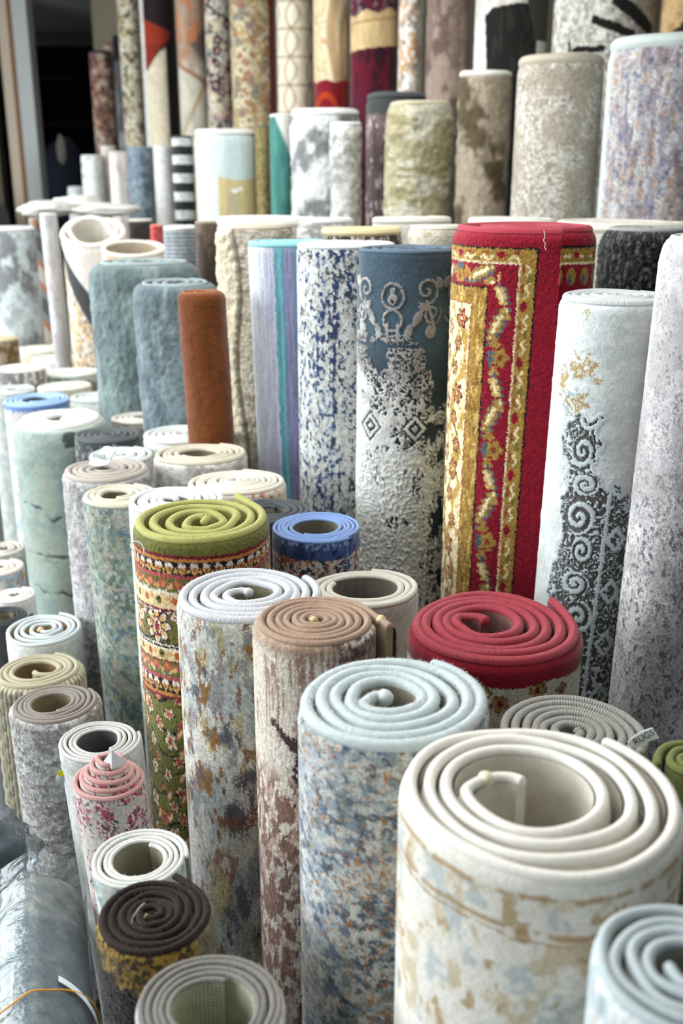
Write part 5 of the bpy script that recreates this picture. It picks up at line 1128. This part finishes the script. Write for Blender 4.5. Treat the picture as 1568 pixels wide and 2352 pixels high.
band = P_far + l[:, None] * ax + (rb * np.cos(th))[:, None] * sx + (rb * np.sin(th))[:, None] * sz
build('elastic_band', tube_grids(band, .0013, None, 8), m_plain('orange_elastic', (236, 160, 50), .5, .05, 80, .1), wr)['label'] = 'orange elastic band'
q = np.linspace(2.0, 3.1, 20)
Pt = P_far + (.27 + .04 * (q - 2))[:, None] * ax + (.0868 * np.cos(q))[:, None] * sx + (.0868 * np.sin(q))[:, None] * sz
strip('tape', Pt, ax * .006, m_plain('white_tape', (222, 228, 232), .35, .02, 60, .05), wr, .0004)['label'] = 'white tape strip'
def bag(name, c, r, label, sd, filmname):
    o = thing(name, label, 'plastic bag', (0, 0, 0))
    blob('film', c, r, m_film(filmname, (.84, .88, .9), .08, 70), o, sd, .30, 56, 3.0)
    blob('contents', c, np.array(r) * .72, m_plain('grey_textile', (88, 98, 104), .9, .25, 26, .6), o, sd + 1, .2, 32, 2.5)
bag('plastic_bag', np.array([-.615, 1.545, .487]), (.07, .055, .092), 'crumpled clear plastic bag at left edge beside the wrapped bundle', 41, 'bag_film')

# ------------------------------------------------------------------ far left: draped rug, stack, sack, dark store room
dr = thing('folded_rug', 'white fluffy folded rug heaped on the rolls at far left', 'rug', (0, 0, 0))
c0 = at(112, 490, 4.9)[0]
WSH = m_plain('white_shag', (218, 218, 214), .9, .06, 30, .8)
blob('fold', (c0[0] - .04, 5.02, 1.475), (.13, .16, .036), WSH, dr, 31, .22, 48, 2.6)
blob('fold', (c0[0] + .22, 5.08, 1.468), (.17, .16, .03), WSH, dr, 37, .22, 48, 2.6)
blob('fold', (c0[0] + .06, 5.22, 1.49), (.12, .14, .045), WSH, dr, 39, .25, 48, 2.6)
st_ = thing('dark_rug_stack', 'stack of dark folded rugs left of the white door post', 'rug', (0, 0, 0))
for k_, (z0, cc) in enumerate(((0, (70, 72, 74)), (.36, (84, 80, 78)), (.72, (60, 64, 68)), (1.08, (74, 76, 78)))):
    x0 = -2.95; g = []
    prof = [(.30, 0), (.33, .08), (.33, .28), (.30, .355), (0.001, .355)]
    th = np.linspace(0, 2 * np.pi, 41); cs = np.sign(np.cos(th)) * np.abs(np.cos(th)) ** .35; sn = np.sign(np.sin(th)) * np.abs(np.sin(th)) ** .35
    Gs = np.stack([np.stack([-2.62 + r_ * cs * 1.0, 7.15 + r_ * sn * .9, np.full(41, z0 + h_)], -1) for r_, h_ in [(0.001, 0)] + prof])
    build('folded_layer', [(Gs, np.broadcast_to(lin(cc), Gs.shape), None)], m_pile('shag'), st_)
sk = thing('white_sack', 'white and blue plastic sack on the dark rug stack, left edge', 'sack', (0, 0, 0))
blob('sack_body', (-2.44, 7.1, 1.64), (.12, .12, .165), m_plain('white_sack_film', (206, 214, 222), .35, .06, 12, .5), sk, 12, .22, 40)
blob('sack_top', (-2.40, 7.06, 1.76), (.07, .07, .06), m_plain('blue_sack_film', (70, 110, 170), .35, .1, 12, .5), sk, 15, .3, 30)
sh_ = thing('storage_shelf', 'dark storage shelf inside the unlit back room', 'shelf', (0, 0, 0))
SHM = m_plain('dark_shelf', (44, 43, 42), .8, .15, 8, .1)
for z in (.9, 1.5, 2.05, 2.45): build('shelf_board', box_grids(-4.2, -1.9, 10.6, 11.2, z, z + .04), SHM, sh_, False)
for x in (-4.2, -3.05, -1.95): build('upright', box_grids(x, x + .05, 10.6, 11.2, 0, 2.6), SHM, sh_, False)
nb = thing('navy_cloth_bundle', 'navy cloth bundle heaped in the dark doorway', 'cloth', (0, 0, 0))
pb_ = at(140, 400, 8.6)[0]
blob('cloth', (pb_[0], 8.75, .85), (.36, .30, .98), m_plain('navy_cloth', (34, 38, 52), .9, .15, 10, .4), nb, 22, .16, 40)
blob('lining', (pb_[0] + .06, 8.44, 1.80), (.035, .03, .11), m_plain('pale_lining', (190, 190, 180), .8, .05, 10, .2), nb, 24, .2, 24)

# ------------------------------------------------------------------ stray wool fibres on the nearest bindings
def fuzz(key, n, ln, wd, col):
    r = RUG[key]; rng = np.random.default_rng(seed_of(key)); m = len(r['XY'])
    seg = np.r_[0, np.cumsum(np.linalg.norm(np.diff(r['XY'], axis=0), axis=1))]
    sp = rng.random(n) * seg[-1]; i = np.clip(np.searchsorted(seg, sp), 1, m - 1)
    a = rng.random(n) * np.pi; rc, px = r['rc'], r['px']
    xy = r['XY'][i]; nn = r['Nn'][i]; tt = r['T'][i]
    base = r['P3'](xy + nn * (np.cos(a) * rc * .96)[:, None], r['zt'][i] - rc + np.sin(a) * rc * .96)
    out = np.c_[nn * np.cos(a)[:, None], np.sin(a)]; t3 = np.c_[tt, 0 * a]
    d = out * rng.uniform(.15, .7, n)[:, None] + t3 * rng.normal(0, .9, n)[:, None] + rng.normal(0, .35, (n, 3)); d /= np.linalg.norm(d, axis=1, keepdims=True)
    b2 = rng.normal(0, .5, (n, 3)); L = ln * px * rng.uniform(.4, 1.3, n)[:, None]
    p0, p1 = base, base + d * L * .5; d2 = d + b2; d2 /= np.linalg.norm(d2, axis=1, keepdims=True); p2 = p1 + d2 * L * .5
    s_ = np.cross(d, rng.normal(0, 1, (n, 3))); s_ /= np.linalg.norm(s_, axis=1, keepdims=True); s_ = s_ * wd * px * .5
    V = np.stack([p0 - s_, p0 + s_, p1 - s_ * .8, p1 + s_ * .8, p2 - s_ * .3, p2 + s_ * .3], 1)
    Q = (np.array([[0, 1, 3, 2], [2, 3, 5, 4]])[None] + 6 * np.arange(n)[:, None, None]).reshape(-1, 4)
    me = bpy.data.meshes.new('wool_fuzz'); me.vertices.add(6 * n); me.vertices.foreach_set('co', V.astype(np.float32).ravel())
    me.loops.add(Q.size); me.loops.foreach_set('vertex_index', Q.astype(np.int32).ravel()); me.polygons.add(len(Q))
    me.polygons.foreach_set('loop_start', (np.arange(len(Q)) * 4).astype(np.int32)); me.polygons.foreach_set('loop_total', np.full(len(Q), 4, np.int32)); me.update(calc_edges=True)
    me.materials.append(m_plain('stray_wool', col, .8, .05, 100, 0)); o = bpy.data.objects.new('wool_fuzz', me); COL.objects.link(o); o.parent = r['root']; o['kind'] = 'stuff'
fuzz('R2', 7000, 9, .8, (214, 222, 224)); fuzz('R3', 1600, 7, .6, (176, 146, 126)); fuzz('R4', 2200, 7, .6, (214, 216, 222)); fuzz('R6', 2200, 7, .6, (176, 60, 78))
fuzz('R11', 1200, 7, .6, (120, 100, 90)); fuzz('R12', 2200, 9, .7, (166, 162, 156)); fuzz('R14', 1200, 6, .7, (228, 228, 222)); fuzz('R5', 1200, 6, .6, (184, 184, 110)); fuzz('R7', 900, 6, .6, (176, 174, 168))
